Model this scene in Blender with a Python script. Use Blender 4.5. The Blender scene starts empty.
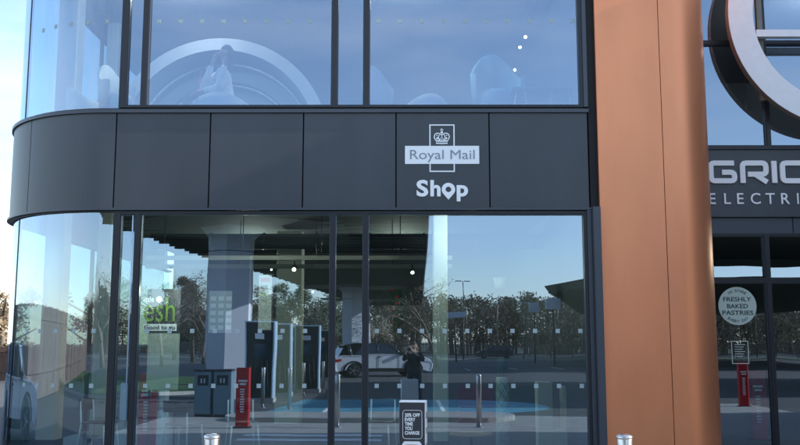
import bpy, bmesh, math, random
from mathutils import Vector, Matrix
random.seed(11)
PI = math.pi
scene = bpy.context.scene
COL = scene.collection

# ------------------------------------------------------------------ camera
F, CX, CY = 900.0, 400.0, 222.5
TH = math.radians(7.63); YAW = math.atan2(3, 900); CAMZ = 1.6
D = 11.65      # front of the dark fascia
DG = 11.72     # glass plane
D2 = 13.8      # glass plane of the recessed part
def P(px, py, Y):
    u = (px-CX)/F; v = (CY-py)/F
    x, y, z = u, math.cos(TH)-v*math.sin(TH), math.sin(TH)+v*math.cos(TH)
    x, y = x*math.cos(YAW)-y*math.sin(YAW), x*math.sin(YAW)+y*math.cos(YAW)
    t = Y/y
    return Vector((x*t, Y, CAMZ+z*t))
cd = bpy.data.cameras.new('camera'); cam = bpy.data.objects.new('camera', cd); COL.objects.link(cam)
cd.sensor_width = 36; cd.lens = F/800*36; cd.clip_end = 3000; cd.clip_start = .01
cam.location = (0, 0, CAMZ); cam.rotation_euler = (PI/2+TH, 0, YAW)
scene.camera = cam

# ------------------------------------------------------------------ helpers
class MB:
    def __init__(s): s.v = []; s.f = []; s.sm = []
    def add(s, vs, fs, smooth=False):
        b = len(s.v); s.v += [tuple(v) for v in vs]
        for f in fs: s.f.append(tuple(b+i for i in f)); s.sm.append(smooth)
        return s
    def box(s, x0, x1, y0, y1, z0, z1):
        if x0 > x1: x0, x1 = x1, x0
        if y0 > y1: y0, y1 = y1, y0
        if z0 > z1: z0, z1 = z1, z0
        vs = [(x, y, z) for z in (z0, z1) for y in (y0, y1) for x in (x0, x1)]
        return s.add(vs, [(0,2,3,1),(4,5,7,6),(0,1,5,4),(2,6,7,3),(0,4,6,2),(1,3,7,5)])
    def prism(s, poly, a, b, axis='z', smooth=False):
        n = len(poly)
        def m(p, t):
            if axis == 'z': return (p[0], p[1], t)
            if axis == 'y': return (p[0], t, p[1])
            return (t, p[0], p[1])
        vs = [m(p, a) for p in poly]+[m(p, b) for p in poly]
        fs = [tuple(range(n))[::-1], tuple(range(n, 2*n))]
        s.add(vs, fs)
        b0 = len(s.v)-2*n
        for i in range(n):
            j = (i+1) % n
            s.f.append((b0+i, b0+j, b0+n+j, b0+n+i)); s.sm.append(smooth)
        return s
    def tube(s, pts, r, n=8, cap=True):
        pts = [Vector(p) for p in pts]
        rs = r if isinstance(r, (list, tuple)) else [r]*len(pts)
        rings = []
        for i, p in enumerate(pts):
            d = (pts[min(i+1, len(pts)-1)]-pts[max(i-1, 0)]).normalized()
            up = Vector((0,0,1)) if abs(d.z) < .9 else Vector((1,0,0))
            a = d.cross(up).normalized(); b = d.cross(a).normalized()
            rings.append([p+(a*math.cos(2*PI*k/n)+b*math.sin(2*PI*k/n))*rs[i] for k in range(n)])
        return s.loft(rings, cap)
    def loft(s, rings, cap=True, smooth=True, closed=True):
        n = len(rings[0]); vs = [v for r in rings for v in r]; fs = []
        for i in range(len(rings)-1):
            for k in range(n if closed else n-1):
                a = i*n+k; b = i*n+(k+1) % n
                fs.append((a, b, b+n, a+n))
        s.add(vs, fs, smooth)
        if cap:
            b0 = len(s.v)-len(vs)
            s.f.append(tuple(b0+k for k in range(n))[::-1]); s.sm.append(False)
            s.f.append(tuple(b0+(len(rings)-1)*n+k for k in range(n))); s.sm.append(False)
        return s
    def lathe(s, prof, c=(0,0,0), n=24):
        rings = [[(c[0]+r*math.cos(2*PI*k/n), c[1]+r*math.sin(2*PI*k/n), c[2]+z) for k in range(n)] for r, z in prof]
        return s.loft(rings)
    def arc(s, c, r0, r1, a0, a1, z0, z1, n=24):
        """curved wall segment; angle phi from -Y towards -X"""
        rings = []
        for i in range(n+1):
            a = a0+(a1-a0)*i/n
            q = lambda r, z: (c[0]-r*math.sin(a), c[1]-r*math.cos(a), z)
            rings.append([q(r0, z0), q(r1, z0), q(r1, z1), q(r0, z1)])
        # flat shading of tops, smooth sides ok at this subdivision
        return s.loft(rings, True, False)
def wloc(o):
    l = Vector((0,0,0))
    while o is not None: l = l+o.location; o = o.parent
    return l
def put(name, mb, mat, parent=None, world=True, recalc=True, bevel=0):
    me = bpy.data.meshes.new(name)
    off = wloc(parent) if (parent is not None and world) else Vector((0,0,0))
    me.from_pydata([(v[0]-off.x, v[1]-off.y, v[2]-off.z) for v in mb.v], [], mb.f)
    me.polygons.foreach_set('use_smooth', mb.sm)
    if recalc:
        bm = bmesh.new(); bm.from_mesh(me)
        bmesh.ops.recalc_face_normals(bm, faces=bm.faces)
        if bevel:
            es = [e for e in bm.edges if len(e.link_faces) == 2 and e.calc_face_angle(0) > .6]
            bmesh.ops.bevel(bm, geom=es, offset=bevel, segments=2, affect='EDGES', clamp_overlap=True)
        bm.to_mesh(me); bm.free()
    me.materials.append(mat); me.update()
    o = bpy.data.objects.new(name, me); COL.objects.link(o)
    if parent is not None: o.parent = parent
    return o
def tag(o, label=None, cat=None, group=None, kind=None):
    if label: o['label'] = label
    if cat: o['category'] = cat
    if group: o['group'] = group
    if kind: o['kind'] = kind
    return o
def thing(name, label, cat, loc=(0,0,0), rz=0, group=None):
    o = bpy.data.objects.new(name, None); COL.objects.link(o)
    o.location = loc; o.rotation_euler = (0,0,rz); o.empty_display_size = .2
    return tag(o, label, cat, group)
def copy_tree(o, parent=None):
    c = o.copy(); COL.objects.link(c); c.parent = parent
    for ch in list(o.children): copy_tree(ch, c)
    return c
def dup(o, loc, rz=0, label=None, group=None):
    c = copy_tree(o); c.location = loc; c.rotation_euler = (0,0,rz)
    tag(c, label, None, group); return c
def text(name, body, mat, parent, x, z, y, caph, width=None, thick=.006, bold=0, spacing=1.0, align='LEFT', world=True):
    """raised lettering facing -Y; x,z of the left baseline; caph = capital height, width = total width"""
    cu = bpy.data.curves.new(name, 'FONT'); cu.body = body; cu.size = 1; cu.extrude = .5; cu.offset = bold
    cu.space_character = spacing; cu.resolution_u = 4
    t = bpy.data.objects.new(name, cu); COL.objects.link(t)
    dg = bpy.context.evaluated_depsgraph_get()
    me = bpy.data.meshes.new_from_object(t.evaluated_get(dg))
    bpy.data.objects.remove(t)
    sc = caph/.729
    xs = [v.co.x for v in me.vertices]; w = max(xs)-min(xs); x0 = min(xs)
    sx = (width/w) if width else sc
    off = wloc(parent) if (parent is not None and world) else Vector((0,0,0))
    if align == 'CENTER': x = x-w*sx/2
    for v in me.vertices:
        a, b, c = v.co
        v.co = (x+(a-x0)*sx-off.x, y-c*thick-thick/2-off.y, z+b*sc-off.z)
    me.materials.clear(); me.materials.append(mat)
    o = bpy.data.objects.new(name, me); COL.objects.link(o)
    if parent is not None: o.parent = parent
    return o

# ------------------------------------------------------------------ materials
def mat(name, col, rough=.5, metal=0, noise=0, nscale=8, bump=0, bscale=30, stretch=None, spec=.5, coat=0, rnd=0):
    m = bpy.data.materials.new(name); m.use_nodes = True; nt = m.node_tree; b = nt.nodes['Principled BSDF']
    b.inputs['Roughness'].default_value = rough; b.inputs['Metallic'].default_value = metal
    b.inputs['Base Color'].default_value = (*col, 1); b.inputs['Specular IOR Level'].default_value = spec
    b.inputs['Coat Weight'].default_value = coat
    if noise or bump:
        tc = nt.nodes.new('ShaderNodeTexCoord'); mp = nt.nodes.new('ShaderNodeMapping')
        nt.links.new(tc.outputs['Object'], mp.inputs[0])
        if stretch: mp.inputs['Scale'].default_value = stretch
    if noise:
        n = nt.nodes.new('ShaderNodeTexNoise'); n.inputs['Scale'].default_value = nscale; n.inputs['Detail'].default_value = 5
        nt.links.new(mp.outputs[0], n.inputs['Vector'])
        mr = nt.nodes.new('ShaderNodeMapRange'); mr.inputs['From Min'].default_value = .3; mr.inputs['From Max'].default_value = .7
        mr.inputs['To Min'].default_value = 1-noise; mr.inputs['To Max'].default_value = 1+noise
        nt.links.new(n.outputs['Fac'], mr.inputs[0])
        mx = nt.nodes.new('ShaderNodeVectorMath'); mx.operation = 'SCALE'; mx.inputs[0].default_value = col
        src = mr.outputs[0]
        if rnd:
            oi = nt.nodes.new('ShaderNodeObjectInfo'); m3 = nt.nodes.new('ShaderNodeMapRange'); m3.inputs['To Min'].default_value = 1-rnd; m3.inputs['To Max'].default_value = 1+rnd
            nt.links.new(oi.outputs['Random'], m3.inputs[0]); mm = nt.nodes.new('ShaderNodeMath'); mm.operation = 'MULTIPLY'
            nt.links.new(src, mm.inputs[0]); nt.links.new(m3.outputs[0], mm.inputs[1]); src = mm.outputs[0]
        nt.links.new(src, mx.inputs['Scale']); nt.links.new(mx.outputs[0], b.inputs['Base Color'])
        mr2 = nt.nodes.new('ShaderNodeMapRange'); mr2.inputs['To Min'].default_value = max(0, rough-noise*.3); mr2.inputs['To Max'].default_value = min(1, rough+noise*.3)
        nt.links.new(n.outputs['Fac'], mr2.inputs[0]); nt.links.new(mr2.outputs[0], b.inputs['Roughness'])
    if bump:
        n2 = nt.nodes.new('ShaderNodeTexNoise'); n2.inputs['Scale'].default_value = bscale; n2.inputs['Detail'].default_value = 3
        nt.links.new(mp.outputs[0], n2.inputs['Vector'])
        bp = nt.nodes.new('ShaderNodeBump'); bp.inputs['Strength'].default_value = bump; bp.inputs['Distance'].default_value = .02
        nt.links.new(n2.outputs['Fac'], bp.inputs['Height']); nt.links.new(bp.outputs[0], b.inputs['Normal'])
    return m
def emit(name, col, s):
    m = bpy.data.materials.new(name); m.use_nodes = True; nt = m.node_tree; nt.nodes.clear()
    e = nt.nodes.new('ShaderNodeEmission'); e.inputs[0].default_value = (*col, 1); e.inputs[1].default_value = s
    o = nt.nodes.new('ShaderNodeOutputMaterial'); nt.links.new(e.outputs[0], o.inputs[0]); return m
def glass(name, refl, tint, gcol=(.82,.91,1), wob=.016):
    m = bpy.data.materials.new(name); m.use_nodes = True; nt = m.node_tree; nt.nodes.clear(); N = nt.nodes.new; L = nt.links.new
    tr = N('ShaderNodeBsdfTransparent'); tr.inputs[0].default_value = (*tint, 1)
    gl = N('ShaderNodeBsdfGlossy'); gl.inputs['Roughness'].default_value = 0; gl.inputs[0].default_value = (*gcol, 1)
    fr = N('ShaderNodeFresnel'); fr.inputs['IOR'].default_value = 1.5
    ad = N('ShaderNodeMath'); ad.operation = 'ADD'; ad.inputs[1].default_value = refl; ad.use_clamp = True
    L(fr.outputs[0], ad.inputs[0])
    ge = N('ShaderNodeNewGeometry'); inv = N('ShaderNodeMath'); inv.operation = 'SUBTRACT'; inv.inputs[0].default_value = 1
    L(ge.outputs['Backfacing'], inv.inputs[1])
    mu = N('ShaderNodeMath'); mu.operation = 'MULTIPLY'; L(ad.outputs[0], mu.inputs[0]); L(inv.outputs[0], mu.inputs[1])
    mx = N('ShaderNodeMixShader'); L(mu.outputs[0], mx.inputs[0]); L(tr.outputs[0], mx.inputs[1]); L(gl.outputs[0], mx.inputs[2])
    tc = N('ShaderNodeTexCoord'); nz = N('ShaderNodeTexNoise'); nz.inputs['Scale'].default_value = .9; nz.inputs['Detail'].default_value = 1
    L(tc.outputs['Object'], nz.inputs['Vector'])
    bp = N('ShaderNodeBump'); bp.inputs['Strength'].default_value = 1; bp.inputs['Distance'].default_value = wob*.1
    L(nz.outputs['Fac'], bp.inputs['Height']); L(bp.outputs[0], gl.inputs['Normal'])
    o = N('ShaderNodeOutputMaterial'); L(mx.outputs[0], o.inputs[0]); return m
M = dict(
 fascia=mat('anthracite_cladding', (.058,.063,.073), .42, .15, noise=.13, nscale=1.6, bump=.05, bscale=1.3, rnd=.10, stretch=(1,1,.3)),
 frame=mat('dark_window_frame', (.016,.018,.024), .42, .1),
 trim=mat('grey_trim', (.06,.068,.085), .4, .2),
 copper=mat('copper_cladding', (.79,.285,.135), .38, .55, noise=.09, nscale=1.6, bump=.06, bscale=1.0, stretch=(1,1,.3)),
 gap=mat('shadow_gap', (.01,.01,.012), .8),
 white=mat('white_sign_face', (.95,.95,.95), .5),
 signgrey=mat('grey_lettering', (.28,.31,.36), .5),
 ring=mat('pale_grey_ring', (.88,.90,.94), .5, noise=.03),
 ringside=mat('bronze_ring_edge', (.25,.2,.17), .5),
 steel=mat('brushed_steel', (.62,.6,.58), .28, 1, noise=.06, nscale=40, stretch=(1,1,.05)),
 red=mat('red_plastic', (.55,.012,.02), .4, noise=.05),
redf=mat('dark_red_fabric', (.16,.012,.02), .8),
 black=mat('black_plastic', (.015,.015,.017), .4),
 dark=mat('dark_grey_paint', (.035,.038,.045), .5),
 soffit=mat('dark_canopy_soffit', (.022,.026,.03), .7, noise=.2, nscale=2),
 soffit2=mat('brown_canopy_rib', (.07,.07,.065), .6, noise=.2),
 lightclad=mat('pale_column_cladding', (.50,.53,.57), .45, noise=.04, nscale=1),
 tan=mat('tan_soffit', (.22,.2,.16), .6, noise=.1),
 cream=mat('cream_plaster', (.55,.56,.47), .7, noise=.05, nscale=2),
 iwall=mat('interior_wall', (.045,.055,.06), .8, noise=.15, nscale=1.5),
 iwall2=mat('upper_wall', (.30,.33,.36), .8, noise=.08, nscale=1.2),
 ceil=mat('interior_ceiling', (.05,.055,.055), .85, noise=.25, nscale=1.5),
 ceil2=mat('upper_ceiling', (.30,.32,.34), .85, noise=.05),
 ifloor=mat('interior_floor', (.06,.065,.065), .35, noise=.15, nscale=2),
 paving=mat('concrete_paving', (.29,.28,.25), .85, noise=.12, nscale=3, bump=.1),
 asphalt=mat('asphalt', (.068,.069,.068), .9, noise=.25, nscale=2.5, bump=.3, bscale=60),
 bay=mat('blue_bay_paint', (.08,.25,.31), .7, noise=.15, nscale=3),
 paint=mat('white_road_paint', (.75,.75,.73), .7, noise=.1, nscale=20),
 kerb=mat('kerb_stone', (.36,.35,.33), .85, noise=.1),
 grass=mat('grass', (.035,.10,.02), .95, noise=.4, nscale=12, bump=.6, bscale=60),
 field=mat('field_ground', (.07,.075,.045), .95, noise=.3, nscale=.3),
 leafO=mat('olive_leaf', (.25,.205,.14), .8, noise=.4, nscale=1.1),
 leafG=mat('evergreen_leaf', (.085,.10,.055), .8, noise=.4, nscale=1.1),
 leafB=mat('brown_leaf', (.24,.17,.10), .8, noise=.35, nscale=1.1),
 bark=mat('bark', (.20,.165,.13), .9, noise=.3, nscale=6),
 timber=mat('weathered_timber', (.17,.14,.12), .85, noise=.3, nscale=4, stretch=(1,1,.1)),
 hoard=mat('brown_hoarding', (.10,.055,.04), .8, noise=.2, nscale=3),
 carwhite=mat('white_car_paint', (.74,.76,.80), .2, 0, coat=1),
 carblack=mat('black_car_paint', (.04,.045,.055), .2, 0, coat=1),
 carglass=mat('tinted_car_glass', (.01,.012,.015), .05, 0, spec=.8),
 rubber=mat('tyre_rubber', (.012,.012,.012), .8),
 alloy=mat('alloy_rim', (.4,.41,.43), .3, .9),
 lens=mat('headlamp_lens', (.7,.75,.8), .1),
 tail=mat('tail_lamp_lens', (.45,.02,.02), .15),
 chg=mat('charger_frame', (.58,.72,.84), .35, .3, noise=.04),
 screen=mat('charger_screen', (.02,.05,.10), .1),
 binblue=mat('blue_grey_bin', (.16,.24,.29), .5, noise=.06),
 skin=mat('skin', (.55,.32,.23), .6),
 hairb=mat('brown_hair', (.10,.055,.035), .7, noise=.3, nscale=60),
 hairg=mat('dark_hair', (.04,.025,.02), .7, noise=.3, nscale=60),
 coat=mat('black_coat', (.014,.015,.018), .8, noise=.2, nscale=20),
 jeans=mat('dark_jeans', (.02,.028,.05), .85, noise=.2, nscale=20),
 cardi=mat('pale_cardigan', (.80,.76,.74), .85, noise=.12, nscale=14, bump=.3, bscale=40),
 pink=mat('pink_bag', (.6,.16,.16), .6),
 seatw=mat('pale_upholstery', (.44,.48,.50), .6, noise=.05),
 seatt=mat('teal_upholstery', (.10,.24,.29), .8, noise=.08),
 arch=mat('white_arch', (.32,.35,.37), .5),
 archin=mat('grey_arch_lining', (.07,.09,.11), .7),
 wood=mat('oak', (.42,.28,.15), .5, noise=.2, nscale=10, stretch=(1,6,1)),
 green=mat('green_print', (.20,.36,.05), .6),
 greend=mat('dark_green_upholstery', (.02,.10,.05), .7),
 mint=mat('pale_mint_sticker', (.55,.66,.58), .6),
 ink=mat('ink', (.03,.05,.05), .6),
 poster=mat('pale_poster', (.5,.55,.55), .6, noise=.25, nscale=14),
 orange=mat('bread_photo_print', (.7,.38,.16), .6, noise=.3, nscale=20),
 frit=mat('frosted_dot', (.38,.46,.47), .8),
 rail=mat('track_rail', (.36,.35,.30), .5),
 glassU=glass('blue_coated_glass_upper', .33, (.70,.78,.86), (.66,.78,.95)),
 glassL=glass('blue_coated_glass_lower', .33, (.72,.84,.83), (.58,.74,.95)),
 glassC=glass('curved_corner_glass', .27, (.74,.84,.87), (.70,.82,1.0), .012),
 glassR=glass('recessed_blue_glass', .27, (.62,.70,.78), (.66,.79,.96)),
 lamp=emit('lit_spot_lamp', (1,.93,.8), 5),
)

# ------------------------------------------------------------------ ground
def sheet(name, poly, z, m, kind='structure', label=None):
    mb = MB(); mb.add([(x, y, z) for x, y in poly], [tuple(range(len(poly)))])
    o = put(name, mb, m, recalc=False)
    if o.data.polygons[0].normal.z < 0: o.data.flip_normals()
    return tag(o, kind=kind)
S = 900
sheet('ground', [(-S,-S),(S,-S),(S,S),(-S,S)], -.012, M['field'])
sheet('forecourt_asphalt', [(-60,-75),(60,-75),(60,60),(-60,60)], -.004, M['asphalt'])
sheet('road', [(-300,-98),(300,-98),(300,-84),(-300,-84)], -.004, M['asphalt'])
# pavement in front of the shop: raised slab with kerb
mb = MB(); mb.prism([(-5.2,3.3),(9,3.3),(9,13.9),(-5.2,13.9)], -.05, .012, 'z'); pav = tag(put('pavement', mb, M['paving']), kind='structure')
# white zebra bars on it
mb = MB()
for y in (7.35, 8.1): mb.box(-2.75, -.35, y, y+.33, .016, .0165)
tag(put('crossing_markings', mb, M['paint']), kind='structure')
def ellipse(cx, cy, rx, ry, n=40, a0=0, a1=2*PI): return [(cx+rx*math.cos(a0+(a1-a0)*i/n), cy+ry*math.sin(a0+(a1-a0)*i/n)) for i in range(n+(0 if a1-a0 >= 2*PI-1e-6 else 1))]
# kerbed island with rounded end, seen reflected
def stadium(x0, x1, y0, y1, n=14):
    r = (y1-y0)/2; cy = (y0+y1)/2
    return [(x1-r+r*math.cos(-PI/2+PI*i/n), cy+r*math.sin(-PI/2+PI*i/n)) for i in range(n+1)]+[(x0+r*math.cos(PI/2+PI*i/n), cy+r*math.sin(PI/2+PI*i/n)) for i in range(n+1)]
mb = MB(); mb.prism(stadium(-2.9, 2.35, 3.35, 5.0), -.03, .11, 'z'); tag(put('kerb_island', mb, M['kerb']), kind='structure')
mb = MB(); mb.prism(stadium(-2.8, 2.25, 3.45, 4.9), .11, .114, 'z'); tag(put('kerb_island_paving', mb, M['paving']), kind='structure')
# blue charging bays
mb = MB()
mb.prism([(-2.8,-2.6)]+stadium(-2, 3.7, -2.6, 2.8)[:15]+[(-3.3,2.8)], .0, .002, 'z'); tag(put('blue_charging_bay_surface', mb, M['bay']), kind='structure')
mb = MB()
for x in (-1.9, .9): mb.box(x, x+.1, -2.4, 2.6, .004, .0045)
for i in range(10): mb.box(4+i*2.8, 4.1+i*2.8, -36, -31, .004, .0045)
mb.box(-40, 40, -57.1, -56.9, .004, .0045); mb.box(-40, 40, -45.1, -44.9, .004, .0045)
tag(put('bay_lines', mb, M['paint']), kind='structure')
sheet('far_footpath', [(-110,-80),(110,-80),(110,-76.5),(-110,-76.5)], .004, M['paving'])
sheet('far_parking_strip', [(-110,-84),(110,-84),(110,-80.3),(-110,-80.3)], .002, M['paving'])
# grass verges
mb = MB(); mb.prism([(-26,-24),(-9.2,-17),(-7.4,-9),(-6.6,-6),(-8,-3.4),(-11,-2.6),(-26,-3)], 0, .12, 'z'); tag(put('grass_verge', mb, M['grass']), kind='structure')
mb = MB(); mb.prism([(-26.2,-24.2),(-9,-17.2),(-7.2,-9),(-6.4,-6),(-7.9,-3.2),(-11,-2.4),(-26.2,-2.8)], -.01, .1, 'z'); tag(put('grass_verge_kerb', mb, M['kerb']), kind='structure')
mb = MB(); mb.box(-80, 90, -70, -64, 0, .12); tag(put('far_grass_verge', mb, M['grass']), kind='structure')
mb = MB(); mb.box(-80, 90, -64, -63.7, -.01, .13); mb.box(-80,90,-70.3,-70,-.01,.13); tag(put('far_verge_kerb', mb, M['kerb']), kind='structure')
mb = MB(); mb.box(-120, 120, -99, -98.7, 0, .14); tag(put('far_roadside_kerb', mb, M['kerb']), kind='structure')

# ------------------------------------------------------------------ the building
B = thing('forecourt_building', 'two storey building with dark fascia, blue coated glazing, rounded left corner and copper cladding', 'building', (0, D, 0))
Zf0, Zf1 = P(403, 207.6, D).z, P(403, 113, D).z          # fascia
Zt = 8.6
XR = P(588, 105, D).x                                   # right end of glazing / start of copper
CXc, CYc, RF = -3.95, D+1.85, 1.85
RG = CYc-DG
SIDE = 22.0
def part(name, mb, m, parent=B, bevel=0): return put(name, mb, M[m], parent, True, True, bevel)
# fascia panels, straight
seams = [P(x, 160, D).x for x in (115, 209.5, 303, 396, 489.5)]+[XR-.012]
g = .0085
for i in range(5):
    part('fascia_panel', MB().box(seams[i]+g, seams[i+1]-g, D, D+.05, Zf0, Zf1), 'fascia', bevel=.003)
# curved fascia panels
part('fascia_panel', MB().box(CXc, seams[0]-g, D, D+.05, Zf0, Zf1), 'fascia')
for a0, a1 in ((.004, 38), (38.4, 64), (64.4, 90)):
    mb = MB().arc((CXc, CYc), RF-.05, RF, math.radians(a0), math.radians(a1), Zf0, Zf1, 18)
    part('fascia_panel', mb, 'fascia')
for k in range(6):
    y0 = CYc+k*1.4; part('fascia_panel', MB().box(CXc-RF, CXc-RF+.05, y0+g, min(y0+1.4-g, SIDE), Zf0, Zf1), 'fascia')
mb = MB().box(CXc, XR, D+.06, D+.1, Zf0, Zf1); mb.arc((CXc, CYc), RF-.1, RF-.06, 0, PI/2, Zf0, Zf1, 20); part('fascia_backing', mb, 'gap')
# trims above and below (project slightly)
def band(name, z0, z1, dy, m, dx=0):
    mb = MB().box(CXc, XR+dx, D-dy, D+.13, z0, z1)
    mb.arc((CXc, CYc), RF-.13, RF+dy, 0, PI/2, z0, z1, 24)
    mb.box(CXc-RF-dy, CXc-RF+.13, CYc, SIDE, z0, z1)
    return part(name, mb, m)
band('lower_drip_trim', Zf0-.033, Zf0-.003, .03, 'trim', .05)
band('upper_sill_trim', Zf1+.003, Zf1+.050, .03, 'trim', .0)
band('lower_head_frame', Zf0-.048, Zf0-.035, -.02, 'frame')
band('upper_bottom_frame', Zf1+.052, Zf1+.078, -.03, 'frame')
band('parapet_panel', 7.35, Zt, 0, 'fascia')
# slabs, ceiling, roof
def footprint(off=0):
    r = RG-off
    pts = [(XR, DG+off)]+[(CXc-r*math.sin(a), CYc-r*math.cos(a)) for a in [PI/2*i/16 for i in range(17)]]+[(CXc-r, SIDE), (XR, SIDE)]
    return pts
part('ground_floor_slab', MB().prism(footprint(.02), .0, .02), 'ifloor')
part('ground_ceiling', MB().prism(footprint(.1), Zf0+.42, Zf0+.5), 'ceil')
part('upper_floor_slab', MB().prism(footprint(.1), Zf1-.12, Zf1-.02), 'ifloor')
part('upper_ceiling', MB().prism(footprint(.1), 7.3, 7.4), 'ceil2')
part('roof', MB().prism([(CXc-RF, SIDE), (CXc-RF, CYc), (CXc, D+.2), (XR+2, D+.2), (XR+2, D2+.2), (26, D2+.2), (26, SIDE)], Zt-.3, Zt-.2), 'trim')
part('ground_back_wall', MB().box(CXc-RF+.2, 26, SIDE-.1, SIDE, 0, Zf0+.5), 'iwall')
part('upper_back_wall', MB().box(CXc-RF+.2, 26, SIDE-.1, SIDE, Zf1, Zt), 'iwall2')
# glazing
def window(x0, x1, z0, z1, fr=.05, gm='glassL', y=DG, name='window', dots=None, dotoff=0, ph=0):
    w = bpy.data.objects.new(name, None); COL.objects.link(w); w.parent = B; w.location = (((x0+x1)/2), y-D, z0)
    mb = MB(); a = y-.07; b = y+.06
    mb.box(x0, x0+fr, a, b, z0, z1); mb.box(x1-fr, x1, a, b, z0, z1)
    mb.box(x0+fr, x1-fr, a, b, z0, z0+fr); mb.box(x0+fr, x1-fr, a, b, z1-fr, z1)
    put('frame', mb, M['frame'], w)
    # lighter gasket line
    mb = MB(); t = .012; q = a+.02
    mb.box(x0+fr, x0+fr+t, q, y-.012, z0+fr+t, z1-fr-t); mb.box(x1-fr-t, x1-fr, q, y-.012, z0+fr+t, z1-fr-t)
    mb.box(x0+fr, x1-fr, q, y-.012, z1-fr-t, z1-fr)
    put('gasket', mb, M['trim'], w)
    put('pane', MB().box(x0+fr, x1-fr, y-.005, y+.005, z0+fr, z1-fr), M[gm], w)
    if dots:
        sp = .292; s = .027
        for zc in dots:
            x = x0+fr+.12+ph
            while x < x1-fr-.06:
                put('manifestation_dot', MB().box(x-s, x+s, y-.008, y-.0055, zc-s, zc+s), M['frit'], w); x += sp
    return w
mul = [P(px, 50, DG-.07).x for px in (124.5, 145, 334.5, 366.5)]
xe = XR-.06
zL0, zL1 = .03, Zf0-.05
zU0, zU1 = Zf1+.08, 7.35
dL = [P(403, 331, DG).z, P(403, 386, DG).z]; dU = [P(403, 21, DG).z]
xs = [CXc+.02]+mul+[xe]
window(mul[0], mul[1], zL0, zL1, .035, 'glassL')
window(mul[1], mul[2], zL0, zL1, .03, 'glassL', dots=dL)
window(mul[2], mul[3], zL0, zL1, .03, 'glassL')
window(mul[3], xe, zL0, zL1, .03, 'glassL', dots=dL)
window(mul[0], mul[1], zU0, zU1, .035, 'glassU')
window(mul[1], mul[2], zU0, zU1, .035, 'glassU', dots=dU)
window(mul[2], mul[3], zU0, zU1, .035, 'glassU')
window(mul[3], xe, zU0, zU1, .035, 'glassU', dots=dU)
# wide dark end frame that steps out in front of the glass
part('end_frame', MB().box(xe+.002, XR+.0, D-.03, DG+.1, .02, Zf0-.036), 'trim', bevel=.004)
part('end_frame', MB().box(xe+.002, XR-.002, D-.02, DG+.1, Zf1+.08, 7.34), 'trim', bevel=.004)
part('end_frame', MB().box(XR+.002, XR+.10, D-.12, D+.02, .02, Zf0-.004), 'trim', bevel=.004)
# door handle in the narrow leaf at left, and pull handle
# curved corner windows
def cwin(z0, z1, rows, gm='glassC'):
    w = bpy.data.objects.new('window', None); COL.objects.link(w); w.parent = B; w.location = (CXc, CYc-D, z0)
    c = (CXc, CYc); xm = mul[0]-.02
    J = math.radians(50)
    put('mullion', MB().box(xm-.03, xm+.02, DG-.07, DG+.06, z0, z1), M['frame'], w)
    put('glass_joint', MB().arc(c, RG-.03, RG+.012, J-.006, J+.006, z0, z1, 2), M['frame'], w)
    put('mullion', MB().box(CXc-RG-.03, CXc-RG+.03, CYc+3, CYc+3.06, z0, z1), M['frame'], w)
    put('mullion', MB().box(CXc-RG-.03, CXc-RG+.03, CYc+5.5, CYc+5.56, z0, z1), M['frame'], w)
    mb = MB().box(CXc, xm-.03, DG-.005, DG+.005, z0, z1)
    put('pane', mb, M[gm], w)
    for a0, a1 in ((0, J-.006), (J+.006, PI/2)):
        n = 40; mb = MB(); rings = []
        for i in range(n+1):
            a = a0+(a1-a0)*i/n
            q = lambda r, z: (c[0]-r*math.sin(a), c[1]-r*math.cos(a), z)
            rings.append([q(RG-.005, z0), q(RG+.005, z0), q(RG+.005, z1), q(RG-.005, z1)])
        mb.loft(rings, True, True)
        o = put('pane', mb, M[gm], w)
        for p in o.data.polygons: p.use_smooth = True
        try:
            o.data.set_sharp_from_angle(angle=math.radians(40))
        except Exception: pass
    put('pane', MB().box(CXc-RG-.005, CXc-RG+.005, CYc, SIDE, z0, z1), M[gm], w)
    s = .027
    for zc in rows:
        for k in range(5):
            a = .03+k*.27/RG
            put('manifestation_dot', MB().arc(c, RG+.006, RG+.009, a-s/RG, a+s/RG, zc-s, zc+s, 2), M['frit'], w)
cwin(zL0, zL1, dL); cwin(zU0, zU1, dU)
# ------------------------------------------------------------------ copper
xs1 = P(666, 222, D-.06).x
xc = P(722, 222, D-.06).x
YC = D-.06
RB = .62
xb = xc-RB*.93
part('copper_panel', MB().box(XR+.105, xs1-.004, YC, YC+.05, .0, Zt), 'copper', bevel=.004)
mb = MB()
outer = [(xs1+.004, YC)]+[(xb+RB*math.sin(a), YC+RB-RB*math.cos(a)) for a in [PI/2*i/26 for i in range(27)]]+[(xb+RB, D2+.1)]
inner = [(xb+RB-.05, D2+.1)]+[(xb+(RB-.05)*math.sin(a), YC+RB-(RB-.05)*math.cos(a)) for a in [PI/2*(26-i)/26 for i in range(27)]]+[(xs1+.004, YC+.05)]
ring = outer+inner
mb.prism(ring, 0, Zt, 'z', True)
o = part('copper_panel', mb, 'copper')
try: o.data.set_sharp_from_angle(angle=math.radians(35))
except Exception: pass
part('cladding_backing', MB().box(XR, xb+.1, YC+.06, YC+.12, 0, Zt), 'gap')
part('party_wall', MB().box(XR+.02, XR+.15, YC+.2, SIDE, 0, Zt), 'iwall')

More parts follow.
